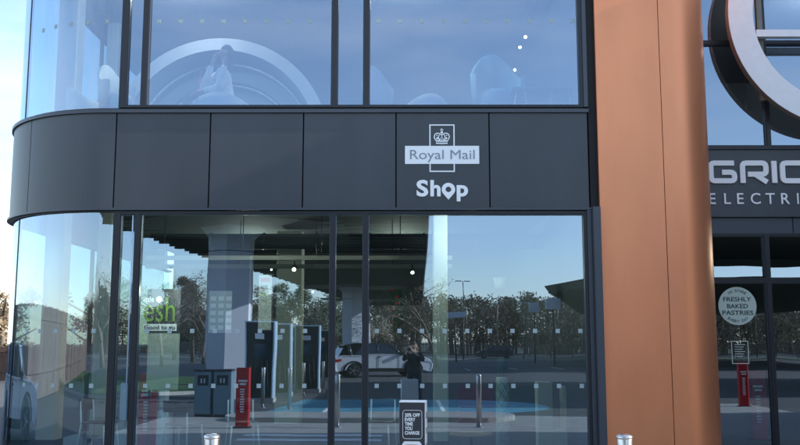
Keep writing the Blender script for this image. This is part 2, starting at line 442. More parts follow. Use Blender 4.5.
# ------------------------------------------------------------------ recessed right part
xw = xb+RB-.02; XE = 26
zr = [P(760, y, D2-.1).z for y in (233, 217, 206, 150)]
part('recess_head_panel', MB().box(xw, XE, D2-.06, D2, zr[0], zr[1]-.004), 'trim')
for k in range(12):
    x0 = P(710, 225, D2-.08).x+k*1.28
    if k > 0: part('seam_strip', MB().box(x0-.006, x0+.006, D2-.067, D2-.061, zr[0], zr[1]-.004), 'gap')
part('recess_sign_band', MB().box(xw, XE, D2-.12, D2, zr[1], zr[3]), 'fascia')
part('recess_sign_band_top', MB().box(xw, XE, D2-.15, D2, zr[3]+.002, zr[3]+.05), 'frame')
part('recess_floor_slab', MB().prism([(xw-1, D2+.02), (XE, D2+.02), (XE, SIDE), (xw-1, SIDE)], 0, .02), 'ifloor')
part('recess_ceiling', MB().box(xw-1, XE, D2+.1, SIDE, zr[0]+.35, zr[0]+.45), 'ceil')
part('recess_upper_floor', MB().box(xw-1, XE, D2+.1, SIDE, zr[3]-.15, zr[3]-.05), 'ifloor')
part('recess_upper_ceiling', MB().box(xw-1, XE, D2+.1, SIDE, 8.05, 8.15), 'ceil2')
part('recess_parapet', MB().box(xw, XE, D2-.1, D2, 8.0, 8.9), 'fascia')
zt = P(760, 280, D2-.07).z
vx = [xw]+[P(x, 340, D2-.07).x for x in (772,)]
while vx[-1] < XE-1.5: vx.append(vx[-1]+1.5)
vx[-1] = XE
for i in range(len(vx)-1):
    window(vx[i], vx[i+1], zt, zr[0], .035, 'glassL', D2)
    window(vx[i], vx[i+1], .03, zt-.002, .035, 'glassL', D2)
zq = P(760, 42, D2-.07).z
ux = [xw]+[P(x, 100, D2-.07).x for x in (767,)]
while ux[-1] < XE-2.2: ux.append(ux[-1]+2.2)
ux[-1] = XE
for i in range(len(ux)-1):
    window(ux[i], ux[i+1], zr[3]+.055, zq, .03, 'glassR', D2)
    window(ux[i], ux[i+1], zq+.002, 8.0, .03, 'glassR', D2)

# unseen block added right of the recess to shade copper, facade and pavement
part('added_shading_wing', MB().box(10.7, 15, 6.4, SIDE, 0, 9.8), 'fascia', bevel=.1)
# ------------------------------------------------------------------ signs
def inter(pts, rad=.12, n=4, closed=False):
    out = []
    N_ = len(pts)
    for i, p in enumerate(pts):
        p = Vector(p)
        if not closed and i in (0, N_-1): out.append(p); continue
        a = Vector(pts[i-1]); b = Vector(pts[(i+1) % N_])
        da = (a-p); db = (b-p); r = min(rad, da.length*.45, db.length*.45)
        p0 = p+da.normalized()*r; p1 = p+db.normalized()*r
        for k in range(n+1):
            t = k/n; out.append(p0*(1-t)**2+p*2*t*(1-t)+p1*t*t)
    return out
def stroke(mb, pts, w, y0, y1, closed=False):
    """thick polyline in the XZ plane between y0 and y1"""
    n = len(pts); L = []; R = []
    for i in range(n):
        p = pts[i]
        a = pts[i-1] if (i > 0 or closed) else None; b = pts[(i+1) % n] if (i < n-1 or closed) else None
        d1 = (p-a).normalized() if a is not None else (b-p).normalized()
        d2 = (b-p).normalized() if b is not None else d1
        n1 = Vector((-d1.y, d1.x)); n2 = Vector((-d2.y, d2.x)); m = (n1+n2)
        m = m.normalized() if m.length > 1e-5 else n1
        k = 1/max(.4, m.dot(n1)); L.append(p+m*w/2*k); R.append(p-m*w/2*k)
    rings = [[(L[i].x, y0, L[i].y), (R[i].x, y0, R[i].y), (R[i].x, y1, R[i].y), (L[i].x, y1, L[i].y)] for i in range(n)]
    if closed: rings.append(rings[0])
    mb.loft(rings, not closed, False)
# crown sign
pA = P(405, 164, D); pB = P(479, 146, D)
sg = thing('crown_name_sign', 'white crown over a white name bar with grey lettering, fixed to the dark fascia', 'sign', (0, D, Zf0))
put('name_bar', MB().box(pA.x, pB.x, D-.012, D-.002, pA.z, pB.z), M['white'], sg)
q0 = P(429.5, 172, D); q1 = P(454.5, 124.5, D); w = .016
for z0, z1, zz in ((q0.z, pA.z, q0.z), (pB.z, q1.z, q1.z-w)):
    mb = MB(); mb.box(q0.x, q0.x+w, D-.009, D-.002, z0, z1); mb.box(q1.x-w, q1.x, D-.009, D-.002, z0, z1)
    mb.box(q0.x+w, q1.x-w, D-.009, D-.002, zz, zz+w)
    put('outline', mb, M['white'], sg)
ta = P(410, 160, D); tb = P(474.5, 150, D)
text('lettering', 'Royal Mail', M['signgrey'], sg, ta.x, P(403, 159.2, D).z, D-.013, (P(0,149.5,D).z-P(0,159.2,D).z), tb.x-ta.x, .003)
# crown
mb = MB(); c0 = P(441.8, 144, D); u = (P(449.5,0,D).x-P(434,0,D).x)/2*1.02; cx_, cz_ = c0.x, c0.z; s = u/10
def pt(a, b): return Vector((cx_+a*s, cz_+b*s))
y0, y1 = D-.009, D-.002
def dot(a, b, r): mb.prism([(cx_+(a+r*math.cos(2*PI*k/10))*s, cz_+(b+r*math.sin(2*PI*k/10))*s) for k in range(10)], y0, y1, 'y')
stroke(mb, [pt(-7.2,.9), pt(0,.4), pt(7.2,.9)], 1.3*s, y0, y1)
stroke(mb, [pt(-7.6,4.4), pt(0,3.7), pt(7.6,4.4)], 1.3*s, y0, y1)
for k in range(-3, 4): dot(k*2.1, 2.5+abs(k)*.08, .72)
stroke(mb, [pt(-7.6,4.6), pt(-9.4,8.5), pt(-8.6,12), pt(-6.2,13.6), pt(-3,13.2), pt(-.8,11.5)], 1.2*s, y0, y1)
stroke(mb, [pt(7.6,4.6), pt(9.4,8.5), pt(8.6,12), pt(6.2,13.6), pt(3,13.2), pt(.8,11.5)], 1.2*s, y0, y1)
stroke(mb, [pt(-3.0,4.6), pt(-4.2,8.5), pt(-3.2,11.6)], 1.1*s, y0, y1); stroke(mb, [pt(3.0,4.6), pt(4.2,8.5), pt(3.2,11.6)], 1.1*s, y0, y1)
stroke(mb, [pt(0,4.6), pt(0,12.4)], 1.1*s, y0, y1)
for a, b, r in ((-5.6,7.2,1.35),(5.6,7.2,1.35),(0,7.6,1.5),(-2.1,5.9,.8),(2.1,5.9,.8),(0,14.6,1.7),(-6,10.8,.8),(6,10.8,.8)): dot(a, b, r)
stroke(mb, [pt(0,15.8), pt(0,19.6)], 1.2*s, y0, y1); stroke(mb, [pt(-1.9,17.9), pt(1.9,17.9)], 1.2*s, y0, y1)
put('crown', mb, M['white'], sg)
# Shop
sh = thing('shop_lettering', 'bold white word with a map pin for its letter o, on the dark fascia', 'lettering', (0, D, Zf0))
zb = P(0, 196, D).z; ch = P(0, 180.2, D).z-zb
for ch_, a, b in (('S', 416.5, 428.3), ('h', 430.3, 440.6), ('p', 456.6, 468)):
    text('letter', ch_, M['white'], sh, P(a,190,D).x, zb, D-.004, ch, P(b,190,D).x-P(a,190,D).x, .01, bold=.034)
mb = MB(); oc = P(448.4, 189.6, D); ro = (P(455.2,190,D).x-P(441.7,190,D).x)/2; ri = ro*.42
outer = []
for k in range(33):
    a = math.radians(-38+256*k/32); outer.append((oc.x+ro*math.cos(a), oc.z+ro*math.sin(a)))
tip = (oc.x, P(0,200,D).z)
n = 33
innr = [(oc.x+ri*math.cos(math.radians(-38+256*k/32)), oc.z+ri*math.sin(math.radians(-38+256*k/32))) for k in range(33)]
for k in range(32): mb.prism([innr[k], outer[k], outer[k+1], innr[k+1]], D-.013, D-.003, 'y')
mb.prism([outer[0], innr[0], (oc.x, oc.z-ri*1.0), innr[-1], outer[-1], tip], D-.013, D-.003, 'y')
put('pin_letter', mb, M['white'], sh)
# wide lettering on the recessed band
YL = D2-.125
gl = thing('wide_white_lettering', 'large wide square-cornered white lettering along the recessed dark band', 'lettering', (xw, D2-.12, zr[1]))
zb = P(0,184,YL).z; zh = P(0,161.3,YL).z-zb; sw = zh*.22
H_ = zh-sw
U = P(736.5,175,YL).x-P(708,175,YL).x-sw
defs = {'G': [[(1,1),(0,1),(0,0),(1,0),(1,.48),(.47,.48)]], 'R': [[(0,-.12),(0,1),(1,1),(1,.37),(.22,.37)], [(.52,.37),(1.03,-.08)]],
 'I': [[(0,-.12),(0,1.12)]], 'D': [[(0,0),(0,1),(1,1),(1,0),'c']], 'S': [[(1,1),(0,1),(0,.5),(1,.5),(1,0),(0,0)]],
 'E': [[(1,1),(0,1),(0,0),(1,0)], [(.1,.5),(.95,.5)]], 'V': [[(-.05,1.1),(.5,.02),(1.05,1.1)]]}
x = P(708,175,YL).x+sw/2
for chr_ in 'GRIDSERVE':
    mb = MB()
    for ip, pl in enumerate(defs[chr_]):
        cl = pl[-1] == 'c'; pl = pl[:-1] if cl else pl
        pts = [(x+a*U, zb+sw/2+b*H_) for a, b in pl]
        stroke(mb, inter(pts, sw*.75, 3, cl), sw, YL-.03+ip*.0015, YL+.003, cl)
    put('letter', mb, M['white'], gl)
    x += (0 if chr_ == 'I' else U)+sw+sw*.62
text('lettering', 'ELECTRIC FORECOURT', M['white'], gl, P(709,200,YL).x, P(0,204.3,YL).z, YL, P(0,193,YL).z-P(0,204.3,YL).z, None, .012, bold=.004, spacing=1.0)
t = gl.children[-1]
# letter-space it: rebuild one glyph group wider
me = t.data; bpy.data.objects.remove(t)
capw = P(0,193,YL).z-P(0,204.3,YL).z
pos = [709, 724, 737, 750.5, 765.5, 781, 797, 806.5]
pitch = (P(797,200,YL).x-P(709,200,YL).x)/6
for k, c in enumerate('ELECTRIC FORECOURT'):
    if c == ' ': continue
    X = P(pos[k],200,YL).x if k < 8 else P(806.5,200,YL).x+(k-7)*pitch*1.03
    text('letter', c, M['white'], gl, X, P(0,204.3,YL).z, YL, capw, None if c != 'I' else .022, .012, bold=.006)
# ring emblem in front of the recessed glass
YR = D2-.47
rc = P(844, 15, YR); px2m = (P(845,15,YR).x-rc.x)
rg = thing('ring_emblem', 'large pale grey ring with a cross bar standing off the upper glazing', 'emblem', (rc.x, YR, rc.z-116*px2m))
Ro, Ri = 116*px2m, 91.5*px2m
def annulus(r0, r1, ya, yb, n=96):
    mb = MB(); rings = []
    for k in range(n+1):
        a = 2*PI*k/n; q = lambda r, y: (rc.x+r*math.cos(a), y, rc.z+r*math.sin(a))
        rings.append([q(r0, ya), q(r1, ya), q(r1, yb), q(r0, yb)])
    mb.loft(rings, False, False); return mb
put('ring_face', annulus(Ri, Ro, YR-.012, YR), M['ring'], rg)
put('ring_return', annulus(Ri+.01, Ro-.004, YR+.0005, YR+.13), M['ringside'], rg)
zbar = P(0, 34, YR).z
put('cross_bar', MB().box(rc.x-math.sqrt(Ri**2-(zbar-rc.z)**2)+.01, rc.x+math.sqrt(Ri**2-(zbar-rc.z)**2)-.01, YR-.011, YR+.1, zbar-.055, zbar+.055), M['ring'], rg)
for px in (765.5, 925): X = P(px, 60, YR).x; put('support_post', MB().box(X-.04, X+.04, YR+.14, YR+.22, P(0,98,YR).z, 8.4), M['tan'], rg)
# round window sticker
st = thing('round_window_sticker', 'round pale mint sticker advertising freshly baked pastries on the glazing right of the copper corner', 'sticker')
sc0 = P(737.5, 306, D2-.01); r = (P(756.5,306,D2).x-P(718.5,306,D2).x)/2
st.location = sc0
ys = D2-.0055
circ = [(sc0.x+r*math.cos(2*PI*k/48), sc0.z+r*math.sin(2*PI*k/48)) for k in range(48)]
put('disc', MB().prism(circ, ys-.004, ys, 'y'), M['mint'], st)
for tx, py, w in (('FRESHLY', 301.5, 28), ('BAKED', 308.4, 21), ('PASTRIES', 315, 31)):
    W = (w/38)*2*r; text('lettering', tx, M['ink'], st, sc0.x, P(0,py,D2).z, ys-.004, .068, W, .002, bold=.02, align='CENTER')
def curved_text(body, rad, a0, step, flip):
    for k, c in enumerate(body):
        if c == ' ': continue
        a = math.radians(a0-step*k if not flip else a0+step*k)
        o = text('lettering', c, M['ink'], None, 0, 0, 0, .042, .032 if c not in 'I' else .01, .002, bold=.015, align='CENTER')
        for v in o.data.vertices:
            x_, z_ = v.co.x, v.co.z-.021
            ang = a-PI/2 if not flip else a+PI/2
            X = x_*math.cos(ang)-z_*math.sin(ang)+rad*math.cos(a); Z = x_*math.sin(ang)+z_*math.cos(ang)+rad*math.sin(a)
            v.co = (X, ys-.005-sc0.y+v.co.y, Z)
        o.parent = st
curved_text('IN STORE', r*.8, 90+32, 9.2, False)
curved_text('EVERY DAY', r*.8, 270-36, 9, True)
# framed notice under the sticker
nt_ = thing('framed_notice', 'white outlined rectangular notice on the glass below the round sticker', 'notice', P(741, 366, D2))
a = P(732, 364, D2); b = P(748, 341, D2); t = .012
mb = MB(); mb.box(a.x, b.x, D2-.009, D2-.006, a.z, a.z+t); mb.box(a.x, b.x, D2-.009, D2-.006, b.z-t, b.z); mb.box(a.x, a.x+t, D2-.009, D2-.006, a.z+t, b.z-t); mb.box(b.x-t, b.x, D2-.009, D2-.006, a.z+t, b.z-t)
put('border', mb, M['mint'], nt_)
mb = MB()
for k in range(6): mb.box(a.x+.05, b.x-.05-(k % 3)*.02, D2-.009, D2-.006, b.z-.06-k*.035, b.z-.05-k*.035)
put('printed_lines', mb, M['mint'], nt_)

# ------------------------------------------------------------------ things in front of the shop
def bollard(x, y, label):
    t = thing('steel_bollard', label, 'bollard', (x, y, .012), group='stainless steel bollards along the pavement')
    put('post', MB().lathe([(.05,0),(.05,.965),(.047,.975)], n=28), M['steel'], t, False)
    put('cap', MB().lathe([(.052,.972),(.054,.98),(.048,.992),(.03,.999),(.001,1.002)], n=28), M['steel'], t, False)
    put('base_flange', MB().lathe([(.085,0),(.085,.008),(.055,.012)], n=28), M['steel'], t, False)
    return t
bl = bollard(P(212, 435, 6).x, 6.0, 'stainless steel bollard in front of the left shop window')
dup(bl, (P(624.5, 435, 6).x, 6.0, .012), 0, 'stainless steel bollard in front of the copper cladding')
for X, Y, lab in ((-4.2, -2.2, 'steel bollard beside the nearest charging unit'), (-3.05, -4.6, 'steel bollard between the charging units'), (-2.75, 1.2, 'steel bollard on the near edge of the blue bay, reflected left of the nearest mullion'), (-3.5, .6, 'steel bollard at the left corner of the blue bay'), (-2.6, -6.5, 'steel bollard reflected near the tail of the white car')):
    dup(bl, (X, Y, .0), 0, lab)
# A-frame style sign
SY = 9.1
t = thing('promotional_stand', 'slim black upright advertising stand with white lettering and white sides in front of the glass', 'advertising stand', (P(413, 420, SY).x, SY, .012), math.radians(-7))
put('base', MB().box(-.17, .17, -.14, .14, 0, .03), M['black'], t, False, bevel=.004)
put('body', MB().box(-.132, .132, -.05, .09, .03, 1.02), M['white'], t, False, bevel=.003)
put('front_panel', MB().box(-.13, .122, -.056, -.0505, .05, 1.005), M['dark'], t, False)
mb = MB(); w = .004
x0, x1, z0, z1 = -.095, .095, .655, .93
stroke(mb, inter([(x0,z0),(x1,z0),(x1,z1),(x0,z1)], .03, 4, True), w, -.0585, -.0565, True)
put('outline', mb, M['white'], t, False)
for k, tx in enumerate(('20% OFF','EVERY','TIME','YOU','CHARGE')):
    W = (.150, .105, .08, .075, .145)[k]
    text('lettering', tx, M['white'], t, -.075, (.868-k*.043), -.0565, .033, W, .002, bold=.03, world=False)
put('photo_card', MB().prism([(-.085,.30),(.075,.30),(.09,.33),(.09,.605),(.07,.63),(-.08,.63),(-.1,.605),(-.1,.33)], -.0600, -.0565, 'y'), M['white'], t, False)
put('bread_picture', MB().prism([(-.065,.33),(.055,.33),(.065,.36),(.065,.575),(.05,.60),(-.06,.60),(-.075,.575),(-.075,.36)], -.063, -.0605, 'y'), M['orange'], t, False)
mb = MB()
for k in range(5): mb.box(.1325, .134, -.03, .05, .25+k*.15, .31+k*.15)
put('side_print', mb, M['binblue'], t, False)
# red posts
def redpost(loc, label, first=None, h=1.13):
    if first: return dup(first, loc, 0, label)
    t = thing('red_post', label, 'post', loc, group='red sign posts')
    put('body', MB().prism(inter([(-.13,-.07),(.13,-.07),(.13,.07),(-.13,.07)], .04, 3, True), .03, h), M['red'], t, False)
    put('foot', MB().box(-.16, .16, -.1, .1, 0, .03), M['dark'], t, False)
    for k, (zz, W) in enumerate(((.86,.16),(.80,.12))):
        put('white_print', MB().box(-W/2, W/2, -.072, -.0705, zz, zz+.035), M['white'], t, False)
        put('white_print', MB().box(-W/2, W/2, .0705, .072, zz, zz+.035), M['white'], t, False)
    mb = MB()
    for k in range(10):
        z = .3+k*.045; w = .012+.02*random.random()
        for s_ in (-1, 1): mb.box(-.02-w, .02+w*.5, s_*.0705, s_*.0722, z, z+.022)
    put('white_print', mb, M['white'], t, False)
    return t
rp = redpost(((245.5-403)/900*17.3, 2*DG-17.3, .012), 'red post with white print, reflected in the left shop window beside the litter bins')
redpost((P(148, 400, 13.6).x, 13.6, .02), 'red post inside the shop under the green sign board', rp)
redpost(((737-403)/900*23.2, 2*D2-23.2, 0), 'red post reflected under the round sticker', rp)
redpost((P(757, 400, 15).x, 15, .02), 'dark red post standing inside the recessed glazing', rp)
# litter bins
def litter(loc, label, first=None):
    if first: return dup(first, loc, 0, label)
    t = thing('litter_bin', label, 'litter bin', loc, group='pair of recycling bins')
    put('cabinet', MB().box(-.185, .185, -.2, .2, .06, .98), M['binblue'], t, False, bevel=.008)
    put('plinth', MB().box(-.17, .17, -.18, .18, 0, .06), M['black'], t, False)
    put('lid', MB().box(-.2, .2, -.215, .215, .985, 1.03), M['dark'], t, False, bevel=.008)
    for s_ in (-1, 1):
        put('opening', MB().box(-.12, .12, s_*.2, s_*.207, .68, .9), M['black'], t, False)
        mb = MB(); 
        for a in (-.05, .02): mb.box(a, a+.03, s_*.2075, s_*.209, .73, .83)
        put('icon', mb, M['chg'], t, False)
    return t
lb = litter((-4.33, 3.5, .012), 'blue grey litter bin, left one of the pair reflected in the shop window')
litter((-3.9, 3.5, .012), 'blue grey litter bin nearest the red post in the reflection', lb)

# ------------------------------------------------------------------ canopy
HC = 5.2
def canopy(poly, label, seed, slats=True):
    t = thing('forecourt_canopy', label, 'canopy', (poly[0][0], poly[0][1], 0))
    cx0 = sum(p[0] for p in poly)/len(poly); cy0 = sum(p[1] for p in poly)/len(poly)
    n = len(poly)
    top = [(cx0+(p[0]-cx0)*1.0, cy0+(p[1]-cy0)*1.0, HC+.35) for p in poly]
    low = [(cx0+(p[0]-cx0)*.985, cy0+(p[1]-cy0)*.995, HC) for p in poly]
    mb = MB(); mb.add(top+low, [tuple(range(n)), tuple(range(2*n-1, n-1, -1))]+[(i, (i+1) % n, n+(i+1) % n, n+i) for i in range(n)])
    put('roof_deck', mb, M['soffit'], t)
    if slats:
        ys = [p[1] for p in poly]; mb = MB(); y = max(ys)-.6; k = 0
        while y > min(ys)+1:
            xi = []
            for i in range(n):
                a, b = poly[i], poly[(i+1) % n]
                if (a[1]-y)*(b[1]-y) < 0: xi.append(a[0]+(b[0]-a[0])*(y-a[1])/(b[1]-a[1]))
            if len(xi) >= 2:
                x0, x1 = min(xi)+.25, max(xi)-.25; d = .1
                if x1-x0 > .5: mb.box(x0, x1, y, y+d, HC-.10-.03*(k % 3), HC-.002)
            y -= .55; k += 1
        put('soffit_slats', mb, M['soffit2'], t)
    return t
canopy([(-9.2,-1),(.78,-1),(1.2,-25),(2.0,-62),(-4,-62),(-6.4,-33),(-8.2,-14.5)], 'dark slatted forecourt canopy reflected over the charging units', 1)
canopy([(12.5,-26),(10,-40),(22,-90),(44,-90),(44,-26)], 'dark pointed canopy tip reflected at the right end of the shop window', 2)
canopy([(9.3,0),(9.3,-14.5),(40,-14.5),(40,0)], 'dark slatted canopy reflected in the top panes of the recessed glazing', 3)
# cladded column with flared head
def ccol(x, y, w, label, grp='pale clad canopy columns'):
    t = thing('canopy_column', label, 'column', (x, y, 0), group=grp)
    h = w/2
    mb = MB(); sec = lambda k, z: [(-h*k, h*.2*k, z), (0, h*.75*k, z), (h*k, h*.2*k, z), (h*k, -h*k, z), (-h*k, -h*k, z)]
    mb.loft([sec(.92, 0), sec(1, 2.4), sec(1, 4.3)], True, False); put('shaft', mb, M['lightclad'], t, False)
    mb = MB(); mb.loft([sec(1.001, 4.32), sec(1.02, 4.7), sec(1.5, HC-.14)], True, False); put('flared_head', mb, M['lightclad'], t, False)
    mb = MB(); mb.loft([sec(2.0, HC-.2), sec(5.5, HC-.12)], True, False); put('painted_lit_soffit', mb, M['tan'], t, False)  # tan collar paints in the glow of a lit ceiling
    mb = MB(); mb.box(h*.99, h*1.02, -h*.4, h*.1, .5, 4.2); put('painted_sunlit_edge', mb, M['white'], t, False)  # white strip paints the sun on the shaft's right edge
    return t
c1 = ccol((229-403)/900*26.5, 2*DG-26.5, 1.22, 'wide pale clad column with chevron joints holding up the canopy, reflected behind the bins')
dup(c1, ((352-403)/900*56, 2*DG-56, 0), 0, 'pale clad canopy column further back, reflected behind the white car')
dup(c1, (-3.3, -49, 0), 0, 'farthest pale canopy column in the reflection')

# ------------------------------------------------------------------ chargers
def charger(loc, label, first=None):
    if first: return dup(first, loc, 0, label)
    t = thing('charging_unit', label, 'charging unit', loc, group='row of tall charging units')
    put('plinth', MB().box(-.42, .42, -.3, .3, 0, .12), M['kerb'], t, False)
    put('cabinet', MB().box(-.35, .35, -.26, .26, .12, 2.14), M['black'], t, False, bevel=.006)
    mb = MB()
    for s_ in (-1, 1): mb.box(s_*.355, s_*.395, -.28, .28, .12, 2.18)
    mb.box(-.355, .355, -.28, .28, 2.145, 2.18)
    put('side_frame', mb, M['chg'], t, False, bevel=.008)
    put('screen', MB().box(-.15, .15, .262, .27, 1.25, 1.6), M['screen'], t, False)
    put('tariff_label', MB().box(-.12, .12, .262, .268, 1.72, 1.86), M['white'], t, False)
    for s_ in (-1, 1):
        pts = [(s_*.2, .27, 1.15), (s_*.24, .4, .85), (s_*.27, .42, .4), (s_*.2, .4, .2), (s_*.1, .38, .45), (s_*.08, .32, .85), (s_*.08, .27, 1.0)]
        put('cable', MB().tube([Vector((p.x, .3, p.y)) if False else p for p in pts], .022, 6), M['rubber'], t, False)
        put('plug_holster', MB().box(s_*.08-.04, s_*.08+.04, .262, .33, .95, 1.1), M['dark'], t, False)
    return t
ch = charger(((262-403)/900*25, 2*DG-25, 0), 'nearest tall charging unit with pale blue frame, reflected right of the clad column')
for px, R_, lab in ((309, 29.5, 'second tall charging unit in the reflected row'), (292, 33, 'third charging unit, seen reflected between two nearer units'), (280, 27.5, 'tall charging unit reflected just behind the nearest one'), (323, 39, 'farthest charging unit of the reflected row, left of the narrow glazing strip')):
    charger(((px-403)/900*R_, 2*DG-R_, 0), lab, ch)

# ------------------------------------------------------------------ cars
def roundpoly(pts, r=.06): return [tuple(p) for p in inter(pts, r, 3, True)]
def car(name, label, cat, loc, rz, L=4.5, W=1.82, H=1.6, paint='carwhite', roof='carblack', clad='black', suv=True):
    t = thing(name, label, cat, loc, rz)
    wr = .35 if suv else .31
    xf, xr_ = L*.30, -L*.31                     # axles; car faces +x
    ar = wr+.06; zc = wr; zs = .26
    def arch(xc):   # goes from rear to front under the body -> right to left order handled by caller
        return [(xc-ar*math.cos(a), zc+ar*math.sin(a)) for a in [PI*i/10*.94+.09 for i in range(11)]]
    hb = H*.60
    low = [(-L/2+.06, zs+.05)]+[p for p in arch(xr_)]+[p for p in arch(xf)]+[(L/2-.10, zs+.0)]
    up = [(L/2-.01, zs+.22), (L/2, H*.40), (L/2-.10, H*.52), (L/2-.55, hb+.01), (L*.17, hb+.07), (-L*.15, hb+.10), (-L/2+.28, hb+.12), (-L/2+.06, hb+.02), (-L/2, H*.42), (-L/2+.01, zs+.24)]
    poly = low+up
    def layer(y, sh):
        out = []
        for x, z in poly:
            cx_, cz_ = 0, .62
            out.append((x*(1-sh*.35), y, z if z < cz_ else cz_+(z-cz_)*(1-sh)))
        return out
    rings = [layer(-W/2+.02, .16), layer(-W/2, .05), layer(-W/2+.05, 0), layer(-W/2*.5, -.01), layer(W/2*.5, -.01), layer(W/2-.05, 0), layer(W/2, .05), layer(W/2-.02, .16)]
    mb = MB(); mb.loft(rings, True, False); put('body', mb, M[paint], t, False)
    # greenhouse
    gp = [(L*.19, hb+.04), (L*.055, H-.06), (-L*.02, H-.01), (-L*.28, H-.03), (-L*.40, H-.12), (-L/2+.20, hb+.08)]
    def gl_(k, z0=None):
        return [(x, k*(W/2-.06-(z-hb)*.30), z) for x, z in gp]
    mb = MB(); mb.loft([gl_(-1), gl_(1)], True, False); put('glasshouse', mb, M['carglass'], t, False)
    rp_ = [(L*.06, H-.055), (-L*.02, H+.005), (-L*.28, H-.01), (-L*.425, H-.11), (-L*.42, H-.14), (-L*.28, H-.05), (-L*.02, H-.035), (L*.065, H-.085)]
    mb = MB(); mb.prism(rp_, -(W/2-.27), W/2-.27, 'y'); put('roof', mb, M[roof], t, False)
    for s_ in (-1, 1):
        # pillars and belt
        mb = MB()
        for (xa, za), (xb_, zb_), r in (((L*.195, hb+.05), (L*.06, H-.07), .035), ((-L*.06, hb+.08), (-L*.075, H-.03), .04), ((-L*.335, hb+.1), (-L*.36, H-.09), .09 if suv else .06)):
            ya = s_*(W/2-.055-(za-hb)*.30); yb = s_*(W/2-.055-(zb_-hb)*.30)
            mb.tube([(xa, ya, za), (xb_, yb, zb_)], r, 6)
        put('pillar', mb, M[paint if not suv else roof], t, False)
        mb = MB()
        for xc_ in (xr_, xf):
            rin = [(xc_-(ar)*math.cos(a), zc+(ar)*math.sin(a)) for a in [PI*i/14 for i in range(15)]]
            rout = [(xc_-(ar+.07)*math.cos(a), zc+(ar+.07)*math.sin(a)) for a in [PI*i/14 for i in range(15)]]
            for k in range(14): mb.prism([rin[k], rin[k+1], rout[k+1], rout[k]], s_*(W/2-.1), s_*(W/2+.012), 'y')
        mb.box(xr_+ar+.05, xf-ar-.05, s_*(W/2-.1), s_*(W/2+.01), zs-.03, zs+.13)
        put('wheel_arch_trim', mb, M[clad], t, False)
        put('side_mirror', MB().prism(roundpoly([(L*.16,hb+.05),(L*.20,hb+.06),(L*.205,hb+.18),(L*.16,hb+.19)], .02), s_*(W/2-.02), s_*(W/2+.17), 'y'), M[clad], t, False)
        put('headlight', MB().prism(roundpoly([(L/2-.40, H*.47),(L/2-.07,H*.44),(L/2-.10,H*.50),(L/2-.42,H*.54)], .02), s_*(W/2-.22), s_*(W/2+.004), 'y'), M['lens'], t, False)
        put('tail_light', MB().prism(roundpoly([(-L/2+.03,H*.48),(-L/2+.34,H*.52),(-L/2+.32,H*.58),(-L/2+.05,H*.57)], .02), s_*(W/2-.3), s_*(W/2+.004), 'y'), M['tail'], t, False)
        put('door_handle', MB().box(-L*.03-.16, -L*.03, s_*(W/2-.01), s_*(W/2+.02), hb-.05, hb-.02), M[clad], t, False)
        put('door_line', MB().box(-L*.065, -L*.062, s_*(W/2-.01), s_*(W/2+.002), zs+.15, hb+.02).box(L*.15, L*.153, s_*(W/2-.01), s_*(W/2+.002), zs+.15, hb-.02), M['gap'], t, False)
    put('front_bumper', MB().box(L/2-.12, L/2+.02, -W/2+.2, W/2-.2, zs, zs+.22), M[clad], t, False)
    put('number_plate', MB().box(L/2+.0205, L/2+.028, -.26, .26, zs+.08, zs+.19), M['white'], t, False)
    for xc_ in (xr_, xf):
        for s_ in (-1, 1):
            yw = s_*(W/2-.11)
            w_ = bpy.data.objects.new('wheel', None); COL.objects.link(w_); w_.parent = t; w_.location = (xc_, yw, zc)
            def disc(prof, m, nm):
                mb = MB(); n = 26
                mb.loft([[(r*math.cos(2*PI*k/n), s_*y, r*math.sin(2*PI*k/n)) for k in range(n)] for r, y in prof]); put(nm, mb, M[m], w_, False)
            disc([(wr*.6,-.1),(wr-.02,-.1),(wr,-.07),(wr,.07),(wr-.02,.1),(wr*.66,.105)], 'rubber', 'tyre')
            mb = MB()
            for k in range(5):
                a = 2*PI*k/5; a1, a2 = a-.22, a+.22
                mb.prism([(.05*math.cos(a1), .05*math.sin(a1)), (wr*.64*math.cos(a1*1+.08), wr*.64*math.sin(a1+.08)), (wr*.64*math.cos(a2-.08), wr*.64*math.sin(a2-.08)), (.05*math.cos(a2), .05*math.sin(a2))], s_*.106, s_*.12, 'y')
            mb.prism([(.07*math.cos(2*PI*k/12), .07*math.sin(2*PI*k/12)) for k in range(12)], s_*.10, s_*.125, 'y')
            put('rim', mb, M['alloy'], w_, False)
    return t
R_ = 43.5
car('white_car', 'white compact SUV with black roof and wheel arches, reflected beyond the photographer', 'car', ((380-403)/900*R_, 2*DG-R_, 0), math.radians(-15), 4.75, 1.84, 1.62)
R_ = 104
car('dark_hatchback', 'small black hatchback parked far off, reflected in the right shop window', 'car', ((493-403)/900*R_, 2*DG-R_, 0), math.radians(183), 4.2, 1.78, 1.5, 'carblack', 'carblack', 'black', False)
car('white_car', 'white car parked beside the rounded left corner of the building', 'car', (-8.7, 13.4, 0), math.radians(-92), 4.5, 1.85, 1.62, 'carwhite', 'carwhite')

